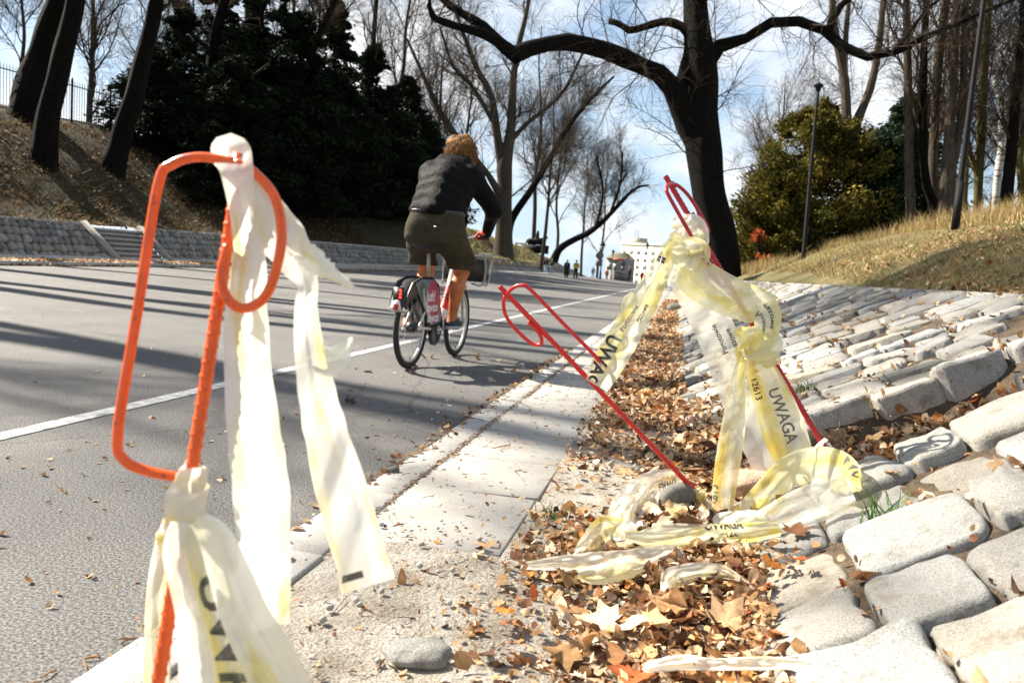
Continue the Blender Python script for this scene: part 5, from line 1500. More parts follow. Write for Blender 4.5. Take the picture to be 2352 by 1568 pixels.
# ================================================================ bicycle and rider
c0, _ = ray_hit(938, 846)
HB = R(-2.8)
MBK = Matrix.Translation(Vector(c0)) @ Matrix.Rotation(HB, 4, 'Z') @ Matrix.Rotation(R(.6), 4, 'Y')
bike = empty("bicycle", label="white city hire bicycle with black rear guard and advert panel, ridden away", cat="bicycle", M=MBK)
M_RUB = plain("tyre_rubber", (.018, .018, .018), .8, bs=200)
M_ALU = plain("brushed_aluminium", (.55, .54, .52), .35, .9, .5)
M_WHITE = plain("white_bike_paint", (.62, .60, .56), .3, 0, .5, coat=.4)
M_GREYP = plain("grey_tube_paint", (.34, .33, .31), .4)
M_BLK = plain("black_plastic", (.014, .014, .015), .45, bs=120)
M_REDP = plain("red_frame_paint", (.60, .03, .02), .35)
M_CHROME = plain("chrome", (.6, .6, .6), .15, 1.0)
M_TEAL, M_CRIMP, M_PLANT, M_BAG, M_LET = plain("dusky_blue_print", (.10, .14, .19), .4), plain("magenta_print", (.40, .035, .11), .4), plain("green_print_leaf", (.035, .09, .03), .5), plain("grey_bag_print", (.42, .42, .40), .5), plain("white_lettering", (.75, .75, .75), .5, var=.02)
WR = .345
def circ(r, n=64, cy=0, cz=WR, x=0):
    a = np.linspace(0, 2 * math.pi, n, endpoint=False)
    return np.c_[np.full(n, x), cy + r * np.cos(a), cz + r * np.sin(a)]
def torus(mb, r, pr, pw, cy, n=72, S=10):
    a = np.linspace(0, 2 * math.pi, n, endpoint=False)[:, None]; b = np.linspace(0, 2 * math.pi, S, endpoint=False)[None]
    rr = r + pr * np.cos(b)
    v = np.stack([np.broadcast_to(pw * np.sin(b), (n, S)), cy + rr * np.cos(a), WR + rr * np.sin(a)], -1).reshape(-1, 3)
    i = np.arange(n)[:, None]; j = np.arange(S)[None]
    q = np.stack([i * S + j, ((i + 1) % n) * S + j, ((i + 1) % n) * S + (j + 1) % S, i * S + (j + 1) % S], -1).reshape(-1, 4)
    mb.add(v, q)
def wheel(cy, mid):
    mb = MB(); torus(mb, WR - .022, .022, .023, cy); w = mb.build("wheel", M_RUB, bike, True)
    mb = MB(); torus(mb, WR - .056, .012, .014, cy); mb.build("rim", M_ALU, w, True)
    mb = MB(); rg = np.random.default_rng(3)
    for k in range(32):
        a = 2 * math.pi * k / 32; s = 1 if k % 2 else -1; o_ = a + (.55 if (k // 2) % 2 else -.55)
        mb.tube([(s * .03, cy + .03 * math.cos(o_), WR + .03 * math.sin(o_)), (0, cy + (WR - .062) * math.cos(a), WR + (WR - .062) * math.sin(a))], .0013, 4, False)
    mb.build("spokes", M_CHROME, w)
    mb = MB(); mb.tube([(-.05, cy, WR), (-.035, cy, WR), (-.03, cy, WR), (.03, cy, WR), (.035, cy, WR), (.05, cy, WR)], [.012, .012, mid, mid, .012, .012], 16); mb.build("hub", M_BLK if mid > .03 else M_ALU, w, True)
    mb = MB(); mb.tube([(0, cy + .02, WR - .285), (0, cy + .018, WR - .24)], .004, 6); mb.build("valve", M_BLK, w)
wheel(0.0, .045); wheel(1.19, .022)
def part(name, mat, *tubs, smooth=True):
    mb = MB()
    for pts, r, S in tubs:
        c = catmull(np.c_[np.array(pts, float), np.broadcast_to(r, (len(pts),))], 24) if len(pts) > 2 else np.c_[np.array(pts, float), np.broadcast_to(r, (2,))]
        mb.tube(c[:, :3], c[:, 3], S)
    return mb.build(name, mat, bike, smooth)
fr = part("frame", M_WHITE, ([(0, 1.02, .86), (0, .93, .66), (0, .78, .45), (0, .60, .36), (0, .47, .32)], [.045, .048, .05, .048, .045], 16), ([(0, .47, .30), (0, .40, .52), (0, .34, .72)], .026, 14),
          ([(0, 1.045, .78), (0, 1.005, .95)], .032, 14), ([(.035, .47, .30), (.06, .2, .33), (.065, 0, WR)], .013, 10), ([(-.035, .47, .30), (-.06, .2, .33), (-.065, 0, WR)], .013, 10),
          ([(.025, .35, .66), (.06, .15, .5), (.065, 0, WR)], .01, 10), ([(-.025, .35, .66), (-.06, .15, .5), (-.065, 0, WR)], .01, 10))
mb = MB(); mb.tube(catmull([(0, .93, .66), (0, .86, .55), (0, .78, .45)], 10), .0515, 16, False); sl = mb.build("frame_decal", M_REDP, fr, True)
mb = MB()
for t_ in (.2, .38, .56): mb.tube([(0, .9 - .10 * t_, .615 - .13 * t_), (0, .893 - .10 * t_, .606 - .13 * t_)], .0525, 16, False)
mb.build("stripe", M_BLK, fr, True)
part("fork", M_GREYP, ([(.05, 1.06, .76), (.055, 1.12, .58), (.056, 1.19, WR)], [.02, .018, .014], 12), ([(-.05, 1.06, .76), (-.055, 1.12, .58), (-.056, 1.19, WR)], [.02, .018, .014], 12), ([(-.055, 1.06, .76), (.055, 1.06, .76)], .022, 12))
def arch(name, mat, cy, r, w, a0, a1, th=.006, drop_=.0, parent=bike):
    n = 26; a = np.radians(np.linspace(a0, a1, n))
    prof = [(-w, -drop_), (-w * .85, .012), (-w * .4, .02), (w * .4, .02), (w * .85, .012), (w, -drop_)]
    v = []
    for k in a:
        for x, dz in prof: v.append((x, cy + (r + dz) * math.cos(k), WR + (r + dz) * math.sin(k)))
    return mk(name, np.array(v), grid_faces(n, len(prof)), mat, parent)
gd = arch("rear_guard", M_BLK, 0, .385, .068, 56, 152, drop_=.06)
arch("front_mudguard", M_WHITE, 1.19, .365, .032, 55, 118, drop_=.01)
# guard sides with the advert
mb = MB()
for s in (1, -1):
    side = [(.03, .36, .76), (-.10, .20, .73)]
    poly = [(-.335, .53), (-.28, .64), (-.20, .725), (.02, .77), (.24, .77), (.42, .70), (.54, .44), (.53, .345), (.24, .33), (.03, .52), (-.10, .60), (-.22, .565)]
    v = [(s * (.066 + .004 * (z > .6)), y, z) for y, z in poly] + [(s * .060, y, z) for y, z in poly]
    n = len(poly)
    q = [[i, (i + 1) % n, n + (i + 1) % n, n + i] for i in range(n)]
    from mathutils.geometry import tessellate_polygon
    tr = [list(t) for t in tessellate_polygon([[Vector((0, y, z)) for y, z in poly]])]
    mb.add(v, q, tr + [[n + i for i in t] for t in tr])
mb.build("guard_side", M_BLK, gd)
def flat(name, poly, x, mat, parent):
    n = len(poly)
    tr = [list(t) for t in tessellate_polygon([[Vector((0, y, z)) for y, z in poly]])]
    return mk(name, [(x, y, z) for y, z in poly], np.array(tr), mat, parent, smooth=False)
PX = .0725
ad = flat("advert_panel", [(-.15, .715), (.0, .75), (.28, .745), (.41, .67), (.52, .43), (.505, .365), (.26, .355), (.05, .53)], PX, M_TEAL, gd)
flat("magenta_band", [(.20, .74), (.28, .738), (.405, .665), (.47, .53), (.40, .37), (.29, .37), (.22, .47), (.10, .58)], PX + .001, M_CRIMP, ad)
flat("leaf_print", [(-.06, .69), (.01, .735), (.07, .70), (.10, .63), (.07, .56), (.04, .55), (.02, .59), (-.03, .63)], PX + .0015, M_PLANT, ad)
flat("bag_print", [(.02, .66), (.05, .68), (.08, .60), (.13, .56), (.20, .50), (.24, .44), (.31, .365), (.26, .365), (.12, .49), (.06, .54)], PX + .002, M_BAG, ad)
for txt, y, z, s in (("jush!", .12, .565, .125), ("zawsze", .135, .475, .108), ("dowozi", .165, .385, .108)):
    v, f = glyphs(txt, s, .03)
    mk("lettering", np.c_[np.full(len(v), PX + .003), y + v[:, 0] * .86, z + v[:, 1]], f, M_LET, ad, smooth=False)
# lamp housing on the guard's tail
M_TAIL, nt, b, _o = new_mat("tail_lamp_glow"); b.inputs['Base Color'].default_value = (.5, .01, .01, 1); b.inputs['Emission Color'].default_value = (1, .03, .015, 1); b.inputs['Emission Strength'].default_value = 1.6
M_REFL = plain("red_reflector", (.5, .02, .01), .2)
mb = MB(); mb.box((0, -.315, .61), (.08, .03, .14)); tl = mb.build("lamp_housing", M_BLK, gd)
mb = MB()
for k in range(3): mb.tube([(.022, -.331, .655 - .026 * k), (.022, -.335, .655 - .026 * k)], .011, 12)
mb.build("tail_lamp", M_TAIL, tl, True)
mb = MB(); mb.tube(catmull([(0, -.325, .565), (0, -.345, .535), (0, -.362, .50)], 8), np.linspace(.028, .05, 8), 16); mb.build("fender_tip", M_WHITE, gd, True)
mb = MB(); v, q = rock_mesh(np.random.default_rng(1), 10, 1, 0); mb.add(v * [.026, .02, .026] + [.012, -.388, .528], q); mb.build("reflector", M_REFL, gd, True)
# drive
part("crank", M_CHROME, ([(-.075, .47, .30), (.075, .47, .30)], .014, 10), ([(.075, .47, .30), (.085, .64, .315)], .012, 10), ([(-.075, .47, .30), (-.085, .30, .285)], .012, 10))
for s, y, z in ((1, .645, .318), (-1, .30, .284)):
    mb = MB(); mb.box((s * .145, y, z), (.10, .08, .022)); mb.box((s * .145, y - .045, z), (.096, .012, .012)); mb.box((s * .145, y + .045, z), (.096, .012, .012)); mb.build("pedal", M_BLK, bike)
ch = [(.30, .37), (.44, .44), (.56, .42), (.60, .33), (.54, .22), (.44, .165), (.38, .18), (.32, .28)]
mb = MB(); n = len(ch); tr = [list(t) for t in tessellate_polygon([[Vector((0, y, z)) for y, z in ch]])]
mb.add([(.066, y, z) for y, z in ch] + [(.03, y, z) for y, z in ch], [[i, (i + 1) % n, n + (i + 1) % n, n + i] for i in range(n)], tr + [[n + i for i in t] for t in tr]); mb.build("chain_guard", M_BLK, bike)
mb = MB(); mb.tube([(.067, .49, .30), (.072, .49, .30)], [.045, .04], 20); mb.build("chain_guard_boss", M_GREYP, bike, True)
# seat and bars
part("seat_post", M_GREYP, ([(0, .34, .70), (0, .275, 1.02)], .0165, 12))
mb = MB(); mb.box((0, .345, .715), (.055, .06, .05)); mb.tube([(-.05, .33, .725), (.05, .33, .725)], .012, 10); mb.build("seat_clamp", M_CHROME, bike)
v, q = snet(body_sdf([((-.06, .19, 1.05), (.06, .19, 1.05), .05, .05), ((0, .22, 1.05), (0, .43, 1.055), .06, .028)], .04), (-.15, .09, .97), (.15, .5, 1.13), .012); mk("saddle", v, q, M_BLK, bike)
part("handlebar", M_CHROME, ([(-.31, .95, 1.15), (-.2, 1.0, 1.16), (-.08, 1.02, 1.13), (0, 1.02, 1.12), (.08, 1.02, 1.13), (.2, 1.0, 1.16), (.31, .95, 1.15)], .013, 12), ([(0, 1.03, .9), (0, 1.02, 1.13)], .016, 12))
part("grip", M_BLK, ([(.19, 1.0, 1.16), (.33, .94, 1.148)], .018, 12)); part("grip", M_BLK, ([(-.19, 1.0, 1.16), (-.33, .94, 1.148)], .018, 12))
bk = part("basket_frame", M_GREYP, *[([(x, 1.12, 1.0), (x * 1.02, 1.22, 1.0), (x * 1.02, 1.30, .92), (x, 1.30, .74), (x * .9, 1.24, .70), (x * .7, 1.12, .72)], .012, 8) for x in (.21, -.21)], ([(-.21, 1.50, .98), (.21, 1.50, .98)], .012, 8), ([(.21, 1.22, 1.0), (.22, 1.50, .98), (.2, 1.46, .72), (.2, 1.30, .72)], .012, 8), ([(-.21, 1.22, 1.0), (-.22, 1.50, .98), (-.2, 1.46, .72), (-.2, 1.30, .72)], .012, 8))
mb = MB(); mb.box((0, 1.38, .745), (.36, .22, .02)); mb.box((0, 1.27, .85), (.38, .015, .2)); mb.box((0, 1.48, .85), (.38, .015, .2)); mb.box((.19, 1.38, .84), (.012, .22, .17)); mb.box((-.19, 1.38, .84), (.012, .22, .17)); mb.build("basket_box", M_BLK, bk)

# ---- the rider
rider = empty("person", label="cyclist seen from behind in black rain jacket and khaki shorts with curly ginger hair", cat="person", M=MBK)
M_SKIN = plain("tanned_skin", (.46, .15, .052), .55, var=.12, scale=14, spec=.35)  # the rider's own tanned skin tone
M_HAIR = plain("ginger_hair", (.27, .135, .05), .75, spec=.15, var=.4, scale=30)
M_JACK = mottled("black_nylon", [(.3, (.003, .003, .003)), (.7, (.006, .006, .006))], 8, .6, 26, .8, .02, 5, None, .08)
M_SHORT = mottled("khaki_cotton", [(.3, (.026, .021, .010)), (.7, (.056, .045, .022))], 9, .9, 40, .5, .01, 5, (300, .85, 1.1))
M_BELT = plain("leather_belt", (.02, .017, .015), .4)
M_SHOE = plain("navy_mesh_shoe", (.012, .022, .045), .6, bs=150); M_SOLE = plain("pale_sole", (.45, .46, .48), .6); M_SOCK = plain("black_sock", (.012, .012, .014), .9)
M_GLOVE = plain("orange_red_glove", (.62, .07, .02), .5, bs=80)
def sdf_obj(name, parts, k, h, mat, parent, extra=None, cut=None, pad=.04):
    lo, hi = sdf_bounds(parts, pad)
    f0 = body_sdf(parts, k, extra)
    f = f0 if cut is None else (lambda p: np.maximum(f0(p), cut(p)))
    v, q = snet(f, lo, hi, h)
    return mk(name, v, q, mat, parent)
kR, aR, kL, aL = (.195, .64, .83), (.148, .60, .41), (-.10, .53, .80), (-.135, .265, .385)
body = [((-.04, .27, 1.18), (.15, .27, 1.18), .13, .13), ((.055, .28, 1.2), (.07, .34, 1.36), .16, .13), ((.07, .34, 1.36), (.08, .50, 1.62), .13, .12), ((-.06, .52, 1.66), (.22, .53, 1.65), .06, .06),
        ((.085, .56, 1.70), (.09, .66, 1.84), .058, .056), ((.09, .70, 1.86), (.092, .72, 1.92), .088, .094), ((.09, .77, 1.845), (.09, .79, 1.80), .06, .042), ((.09, .82, 1.87), (.09, .835, 1.85), .016, .017),
        ((-.005, .715, 1.885), (-.008, .705, 1.86), .018, .013), ((.185, .715, 1.885), (.188, .705, 1.86), .018, .013), ((.07, .80, 1.81), (.11, .80, 1.81), .012, .012),
        ((.25, .55, 1.62), (.40, .74, 1.40), .055, .045), ((.40, .74, 1.40), (.305, .955, 1.185), .045, .028), ((-.10, .53, 1.64), (-.24, .72, 1.42), .055, .045), ((-.24, .72, 1.42), (-.26, .955, 1.185), .045, .028),
        ((.16, .30, 1.13), kR, .10, .066), (kR, (.178, .585, .69), .060, .066), ((.178, .585, .69), aR, .066, .038), (aR, (.147, .575, .36), .038, .036), ((.147, .575, .36), (.16, .72, .345), .034, .03),
        ((-.05, .30, 1.13), kL, .10, .066), (kL, (-.118, .42, .67), .060, .065), ((-.118, .42, .67), aL, .065, .038), (aL, (-.138, .235, .34), .038, .036), ((-.138, .235, .34), (-.145, .38, .315), .034, .03)]
sdf_obj("body", body, .035, .0135, M_SKIN, rider)
def folds(p):
    s = p @ np.array([.15, .55, .82])
    return (.006 * np.sin(s * 62 + 2.2 * wave(p, 7, 3)) * (.5 + .5 * wave(p, 5, 9)) + .007 * wave(p, 13, 4))
jk = [((-.07, .29, 1.31), (-.05, .45, 1.58), .128, .135), ((.17, .29, 1.31), (.19, .46, 1.56), .128, .135), ((.055, .27, 1.31), (.08, .42, 1.58), .17, .175), ((-.10, .50, 1.665), (.255, .515, 1.65), .115, .115), ((.08, .49, 1.69), (.088, .58, 1.765), .125, .095),
      ((-.02, .545, 1.785), (.18, .56, 1.775), .055, .055), ((.0, .50, 1.75), (.16, .51, 1.74), .06, .06),
      ((.275, .54, 1.635), (.415, .73, 1.40), .094, .076), ((.415, .73, 1.40), (.318, .945, 1.205), .076, .05), ((-.115, .53, 1.655), (-.255, .72, 1.42), .094, .076), ((-.255, .72, 1.42), (-.275, .945, 1.205), .076, .05)]
sdf_obj("jacket", jk, .05, .0125, M_JACK, rider, folds, lambda p: np.where(p[:, 1] < .62, 1.295 + .05 * (p[:, 0] - .05) * -1 - p[:, 2], -1))
def sfold(p): return .007 * np.sin(p[:, 2] * 55 + 2.6 * wave(p, 6, 13)) * (p[:, 2] < 1.12) * .8 + .006 * wave(p, 10, 14)
sh = [((-.045, .26, 1.19), (.155, .26, 1.19), .155, .155), ((-.03, .29, 1.29), (.14, .29, 1.29), .145, .145), ((-.07, .28, 1.12), (-.125, .50, .86), .145, .108), ((.18, .28, 1.12), (.215, .60, .88), .145, .115), ((-.125, .50, .86), (-.13, .50, .80), .106, .108), ((.215, .60, .88), (.215, .60, .80), .113, .116), ((.30, .42, 1.0), (.31, .50, .93), .05, .05), ((.0, .25, 1.10), (.11, .25, 1.10), .125, .125)]
sdf_obj("shorts", sh, .05, .0125, M_SHORT, rider, sfold, lambda p: np.maximum(np.where(p[:, 0] > .05, .845, .86) - p[:, 2], p[:, 2] - 1.335))
bl = [((-.035, .285, 1.312), (.145, .285, 1.312), .152, .152)]
sdf_obj("belt", bl, .02, .010, M_BELT, rider, None, lambda p: np.abs(p[:, 2] - 1.312) - .02)
mb = MB()
for x, w in ((.09, .10), (-.03, .10)):
    mb.box((x + .04, .108, 1.185), (w * .8, .008, .018))
mb.build("pocket_flap", M_BELT, rider)
hp = [((.06, .66, 1.92), (.12, .66, 1.92), .085, .085), ((.09, .72, 1.96), (.09, .76, 1.95), .085, .07), ((.16, .70, 1.87), (.17, .69, 1.82), .05, .035), ((.02, .68, 1.87), (.02, .67, 1.83), .05, .035), ((.09, .63, 1.86), (.10, .62, 1.82), .07, .05)]
hr = sdf_obj("hair", hp, .04, .010, M_HAIR, rider, lambda p: .022 * wave(p, 26, 5) + .014 * wave(p, 60, 6))
mb = MB(); rgh = np.random.default_rng(6)
for _ in range(2200):
    dv = nrm(rgh.normal(size=3) + np.array([0, -.5, .2]))
    b = np.array([.09, .68, 1.905]) + dv * np.array([.112, .10, .10]) * rgh.uniform(.8, 1.08)
    t_ = np.linspace(0, 1, 7)
    ph = rgh.uniform(0, 6.28); L = rgh.uniform(.04, .085)
    a = nrm(np.cross(dv, rgh.normal(size=3))); c_ = np.cross(dv, a)
    cur = b + dv * (t_[:, None] * L * .6) + (a * np.cos(ph + t_[:, None] * 7) + c_ * np.sin(ph + t_[:, None] * 7)) * .011 + np.array([.01, 0, -.05]) * (t_[:, None] ** 2) * L * 12
    mb.tube(cur, .0042 * (1 - .6 * t_), 4, False)
mb.build("curls", M_HAIR, hr, True)
for s, (an, toe) in ((1, (aR, (.175, .735, .348))), (-1, (aL, (-.15, .395, .316)))):
    an, toe = np.array(an), np.array(toe)
    heel = an + np.array([0, -.025, -.06])
    sdf_obj("sock", [(an + [0, 0, .035], an + [0, 0, -.03], .044, .046)], .02, .012, M_SOCK, rider)
    z0 = min(heel[2], toe[2]) - .028
    fl = lambda p, z0=z0, a=heel, b=toe: (a[2] - .032 + (b[2] - a[2]) * np.clip((p[:, 1] - a[1]) / (b[1] - a[1]), 0, 1)) - p[:, 2]
    shs = [(heel, (heel + toe) / 2 + [0, 0, .012], .047, .046), ((heel + toe) / 2 + [0, 0, .012], toe, .046, .034), (an + [0, 0, -.02], heel + [0, .04, .02], .046, .048)]
    so_ = sdf_obj("shoe", shs, .03, .009, M_SHOE, rider, None, fl)
    shs2 = [(heel, (heel + toe) / 2, .052, .05), ((heel + toe) / 2, toe, .05, .038)]
    sdf_obj("sole", shs2, .03, .009, M_SOLE, so_, None, lambda p, f_=fl: np.maximum(f_(p) - .008, -(f_(p) + .022)))
for s in (1, -1):
    gx = .265 * s
    yb_, zb_ = .968, 1.157
    hand = [((gx + .035 * s, yb_ - .035, zb_ + .035), (gx + .0 * s, yb_ - .005, zb_ + .036), .030, .026), ((gx - .03 * s, yb_ - .01, zb_ + .032), (gx + .03 * s, yb_ - .02, zb_ + .034), .022, .024), ((gx + .045 * s, yb_ - .06, zb_ + .05), (gx + .02 * s, yb_ - .03, zb_ + .04), .034, .03)]
    for i, dx in enumerate((-.036, -.013, .010, .032)):
        r_ = .0105 - .0008 * abs(i - 1)
        x = gx + dx * s; e_ = (.0, .004, .003, -.004)[i]
        hand += [((x, yb_ + .006, zb_ + .036), (x, yb_ + .036 + e_, zb_ + .016), r_, r_), ((x, yb_ + .036 + e_, zb_ + .016), (x, yb_ + .030 + e_, zb_ - .016), r_, r_ * .95), ((x, yb_ + .030 + e_, zb_ - .016), (x, yb_ + .004, zb_ - .026), r_ * .95, r_ * .85)]
    hand += [((gx - .035 * s, yb_ - .02, zb_ + .03), (gx - .062 * s, yb_ - .024, zb_ - .002), .014, .012), ((gx - .062 * s, yb_ - .024, zb_ - .002), (gx - .058 * s, yb_ + .006, zb_ - .022), .012, .010)]
    sdf_obj("glove", hand, .010, .0055, M_GLOVE, rider)
# ================================================================ far end of the street
M_CREAM = mottled("cream_render", [(.3, (.72, .68, .56)), (.7, (.8, .77, .66))], .4, .9)
M_GLASS = plain("dim_window_glass", (.24, .26, .26), .2); M_FRAMEW = plain("ochre_surround", (.55, .38, .14), .8); M_FRAMEP = plain("pale_window_frame", (.5, .47, .4), .8); M_IRON = plain("black_iron", (.009, .009, .010), .75, spec=.2); M_GREYB = plain("grey_render", (.20, .195, .185), .9)
DB = 330.0
pL, pR = P(1421, 640, DB), P(1712, 640, DB - 45)
pL[2] = pR[2] = 0
ux = nrm(pR - pL); uy = np.array([-ux[1], ux[0], 0]); WB = np.linalg.norm(pR - pL)
zt = float(P(1425, 561, DB)[2]); zb = -16.0
bld = empty("apartment_building", tuple(pL), "cream office block with rows of windows at the far end of the street", "building")
Mb = np.array([ux, uy, [0, 0, 1]]).T
mb = MB(); mb.box(pL + ux * WB / 2 + uy * 7 + [0, 0, (zt + zb) / 2], (WB, 14, zt - zb), Mb); mb.build("wall", M_CREAM, bld)
mb = MB(); mb.box(pL + ux * WB / 2 + uy * 7 + [0, 0, zt + .25], (WB + .8, 14.8, .5), Mb); mb.build("cornice", M_CREAM, bld)
mb = MB(); mb.box(pL + ux * 5.2 + uy * 5 + [0, 0, zt + 1.6], (5, 4, 2.6), Mb)
for dx in (2.5, 4.3): mb.tube([pL + ux * dx + uy * 5 + [0, 0, zt], pL + ux * dx + uy * 5 + [0, 0, zt + 6.5]], .12, 6)
for k in range(4): mb.box(pL + ux * 3.4 + uy * 5 + [0, 0, zt + 3 + k * .9], (2.8 - .5 * k, .2, .15), Mb)
mb.build("roof_aerial", M_GREYB, bld)
nwin = 16
for r_ in range(6):
    for c_ in range(nwin):
        cx = (c_ + .5) * WB / nwin; cz = zt - 3.0 - r_ * 2.9
        o_ = pL + ux * cx - uy * .04 + [0, 0, cz]
        mb = MB(); mb.box(o_, (1.75, .10, 1.7), Mb); w = mb.build("window", M_FRAMEW if (c_ + r_) % 4 == 0 else M_FRAMEP, bld)
        mb = MB()
        for k in (-1, 1): mb.box(o_ + ux * k * .42 - uy * .04, (.62, .08, 1.4), Mb)
        mb.build("pane", M_GLASS, w)
# lower grey block to the left, far wall of brick
b2 = empty("grey_building", tuple(P(1395, 620, 210)), "low grey building left of the cream block behind lamp posts", "building")
q0 = P(1388, 640, 225); q1 = P(1420, 640, 222); q0[2] = q1[2] = 0
u2 = nrm(q1 - q0); v2 = np.array([-u2[1], u2[0], 0]); W2 = np.linalg.norm(q1 - q0); M2 = np.array([u2, v2, [0, 0, 1]]).T
z2 = float(P(1395, 591, 215)[2])
mb = MB(); mb.box(q0 + u2 * W2 / 2 + v2 * 4 + [0, 0, (z2 - 14) / 2], (W2, 8, z2 + 14), M2); mb.build("wall", M_GREYB, b2)
mb = MB(); v = np.array([q0 - v2 * .4 + [0, 0, z2], q1 - v2 * .4 + [0, 0, z2], q1 + v2 * 8.4 + [0, 0, z2], q0 + v2 * 8.4 + [0, 0, z2], q0 + v2 * 4 + [0, 0, z2 + 1.8], q1 + v2 * 4 + [0, 0, z2 + 1.8]])
mb.add(v, [[0, 1, 5, 4], [3, 4, 5, 2]], [[0, 4, 3], [1, 2, 5]]); mb.build("roof", M_FAR, b2)
for k in range(2):
    mb = MB(); mb.box(q0 + u2 * (1.2 + k * W2 / 2.2) - v2 * .05 + [0, 0, z2 - 2.2], (1.4, .12, 1.5), M2); mb.build("window", M_GLASS, b2)

# ---- lamp posts and signs
def upright(px, py, d):
    p = P(px, py, d); z = float(ground_z(p[0], p[1])); return np.array([p[0], p[1], z])
def lantern(mb, mg, top, s=1.0):
    mb.tube([top, top + [0, 0, .12 * s]], [.05 * s, .09 * s], 8)
    mg.tube([top + [0, 0, .12 * s], top + [0, 0, .5 * s]], [.10 * s, .19 * s], 6)
    mb.tube([top + [0, 0, .5 * s], top + [0, 0, .56 * s], top + [0, 0, .75 * s], top + [0, 0, .85 * s]], [.24 * s, .2 * s, .06 * s, .02 * s], 8)
def street_lamp(px, py, d, H, label, group="old lantern lamp posts at the far end", s=1.6):
    b = upright(px, py, d)
    root = empty("street_lamp", tuple(b), label, "street lamp", group)
    mb, mg = MB(), MB()
    mb.tube([b - [0, 0, .3], b + [0, 0, .9], b + [0, 0, .95], b + [0, 0, H]], [.13, .11, .075, .05], 8)
    mb.build("post", M_IRON, root, True)
    ml = MB(); lantern(ml, mg, b + [0, 0, H], s); la = ml.build("lantern", M_IRON, root); mg.build("lantern_glass", M_GLASS, la)
street_lamp(1379, 630, 92, 3.1, "dark lantern lamp post with a sign, right of the person in yellow jacket")
street_lamp(1481, 636, 118, 5.0, "thin tall lantern lamp post in front of the cream block", s=1.4)
street_lamp(1404, 633, 130, 4.2, "small dark lantern lamp post between grey building and cream block", s=1.3)
M_SIGNB = plain("back_of_sign", (.12, .12, .125), .6)
def sign(px, py, d, H, shapes, label):
    b = upright(px, py, d)
    root = empty("traffic_sign", tuple(b), label, "traffic sign")
    mb = MB(); mb.tube([b - [0, 0, .3], b + [0, 0, H]], .04, 6); mb.build("post", M_SIGNB, root, True)
    n = nrm(CAM - b) * [1, 1, 0]
    for kind, z, s in shapes:
        mb = MB(); c = b + [0, 0, z] + n * .06
        if kind == 'o': mb.tube([c, c + n * .03], s, 20)
        else:
            sx = np.array([-n[1], n[0], 0]); mb.box(c + n * .02, (s * 1.7, .03, s * 2.0), np.array([sx, n, [0, 0, 1]]).T)
        mb.build("sign_plate", M_SIGNB, root)
sign(1374, 630, 90, 3.0, [('o', 2.7, .45), ('s', 1.9, .42)], "dark back of a round and a square traffic sign beside the lamp post")
sign(1429, 635, 112, 2.9, [('o', 2.5, .42), ('s', 1.75, .3)], "grey traffic sign back standing in front of the cream block's left edge")
rb_ = upright(1412, 634, 120)
root = empty("shop_awning", tuple(rb_), "small red canopy on a post left of the cream block", "canopy")
mb = MB(); mb.tube([rb_, rb_ + [0, 0, 3.2]], .07, 6); mb.build("post", M_IRON, root)
mb = MB(); mb.box(rb_ + [.4, 0, 3.2], (1.7, .8, .28)); mb.build("canopy", plain("red_canopy", (.5, .08, .04), .7), root)
fb = upright(1412, 636, 104); fe = upright(1448, 636, 112)
root = empty("railing", tuple(fb), "short black railing at the road's far edge beside the distant cyclist", "railing")
mb = MB(); mq = MB()
for k in np.linspace(0, 1, 22):
    p = fb * (1 - k) + fe * k; mb.tube([p, p + [0, 0, 1.0]], .035, 4)
for z in (.2, 1.0): mq.tube([fb + [0, 0, z], fe + [0, 0, z]], .045, 6)
mb.build("bars", M_IRON, root); mq.build("rail", M_IRON, root)
# dark lamp posts on the right hill
def hill_post(rows, d, label, cap=True):
    pts = np.array([P(a, b, d) for a, b in rows]); pts[0, 2] = min(pts[0, 2], float(ground_z(pts[0, 0], pts[0, 1])) - .2)
    root = empty("lamp_post", tuple(pts[0]), label, "lamp post", "dark poles on the right hill")
    w = [r_ for r_ in (.058, .047, .038)]
    mb = MB(); mb.tube(catmull(np.c_[pts, w], 12)[:, :3], np.linspace(w[0], w[2], 12), 10); mb.build("post", M_IRON, root, True)
    t = pts[-1]; u = nrm(pts[-1] - pts[0])
    mb = MB(); mb.tube([t - u * .1, t - u * .02, t, t + u * .05, t + u * .1], [.06, .07, .12, .12, .05], 10); mb.build("cap", M_IRON, root, True)
    mb = MB(); mb.tube([pts[0] + u * .25, pts[0] + u * 1.1], (.068 if d < 18 else .055), 10); mb.build("collar", M_IRON, root, True)
p_, d_ = ray_hit(1845, 596)
hill_post([(1845, 600), (1862, 400), (1880, 200)], d_, "thin dark pole with a flat cap in front of the golden evergreen")
p_, d_ = ray_hit(2192, 532)
hill_post([(2192, 535), (2225, 270), (2268, -60)], d_ * 1.0, "thick dark leaning pole on the right hill before the cluster of trunks")

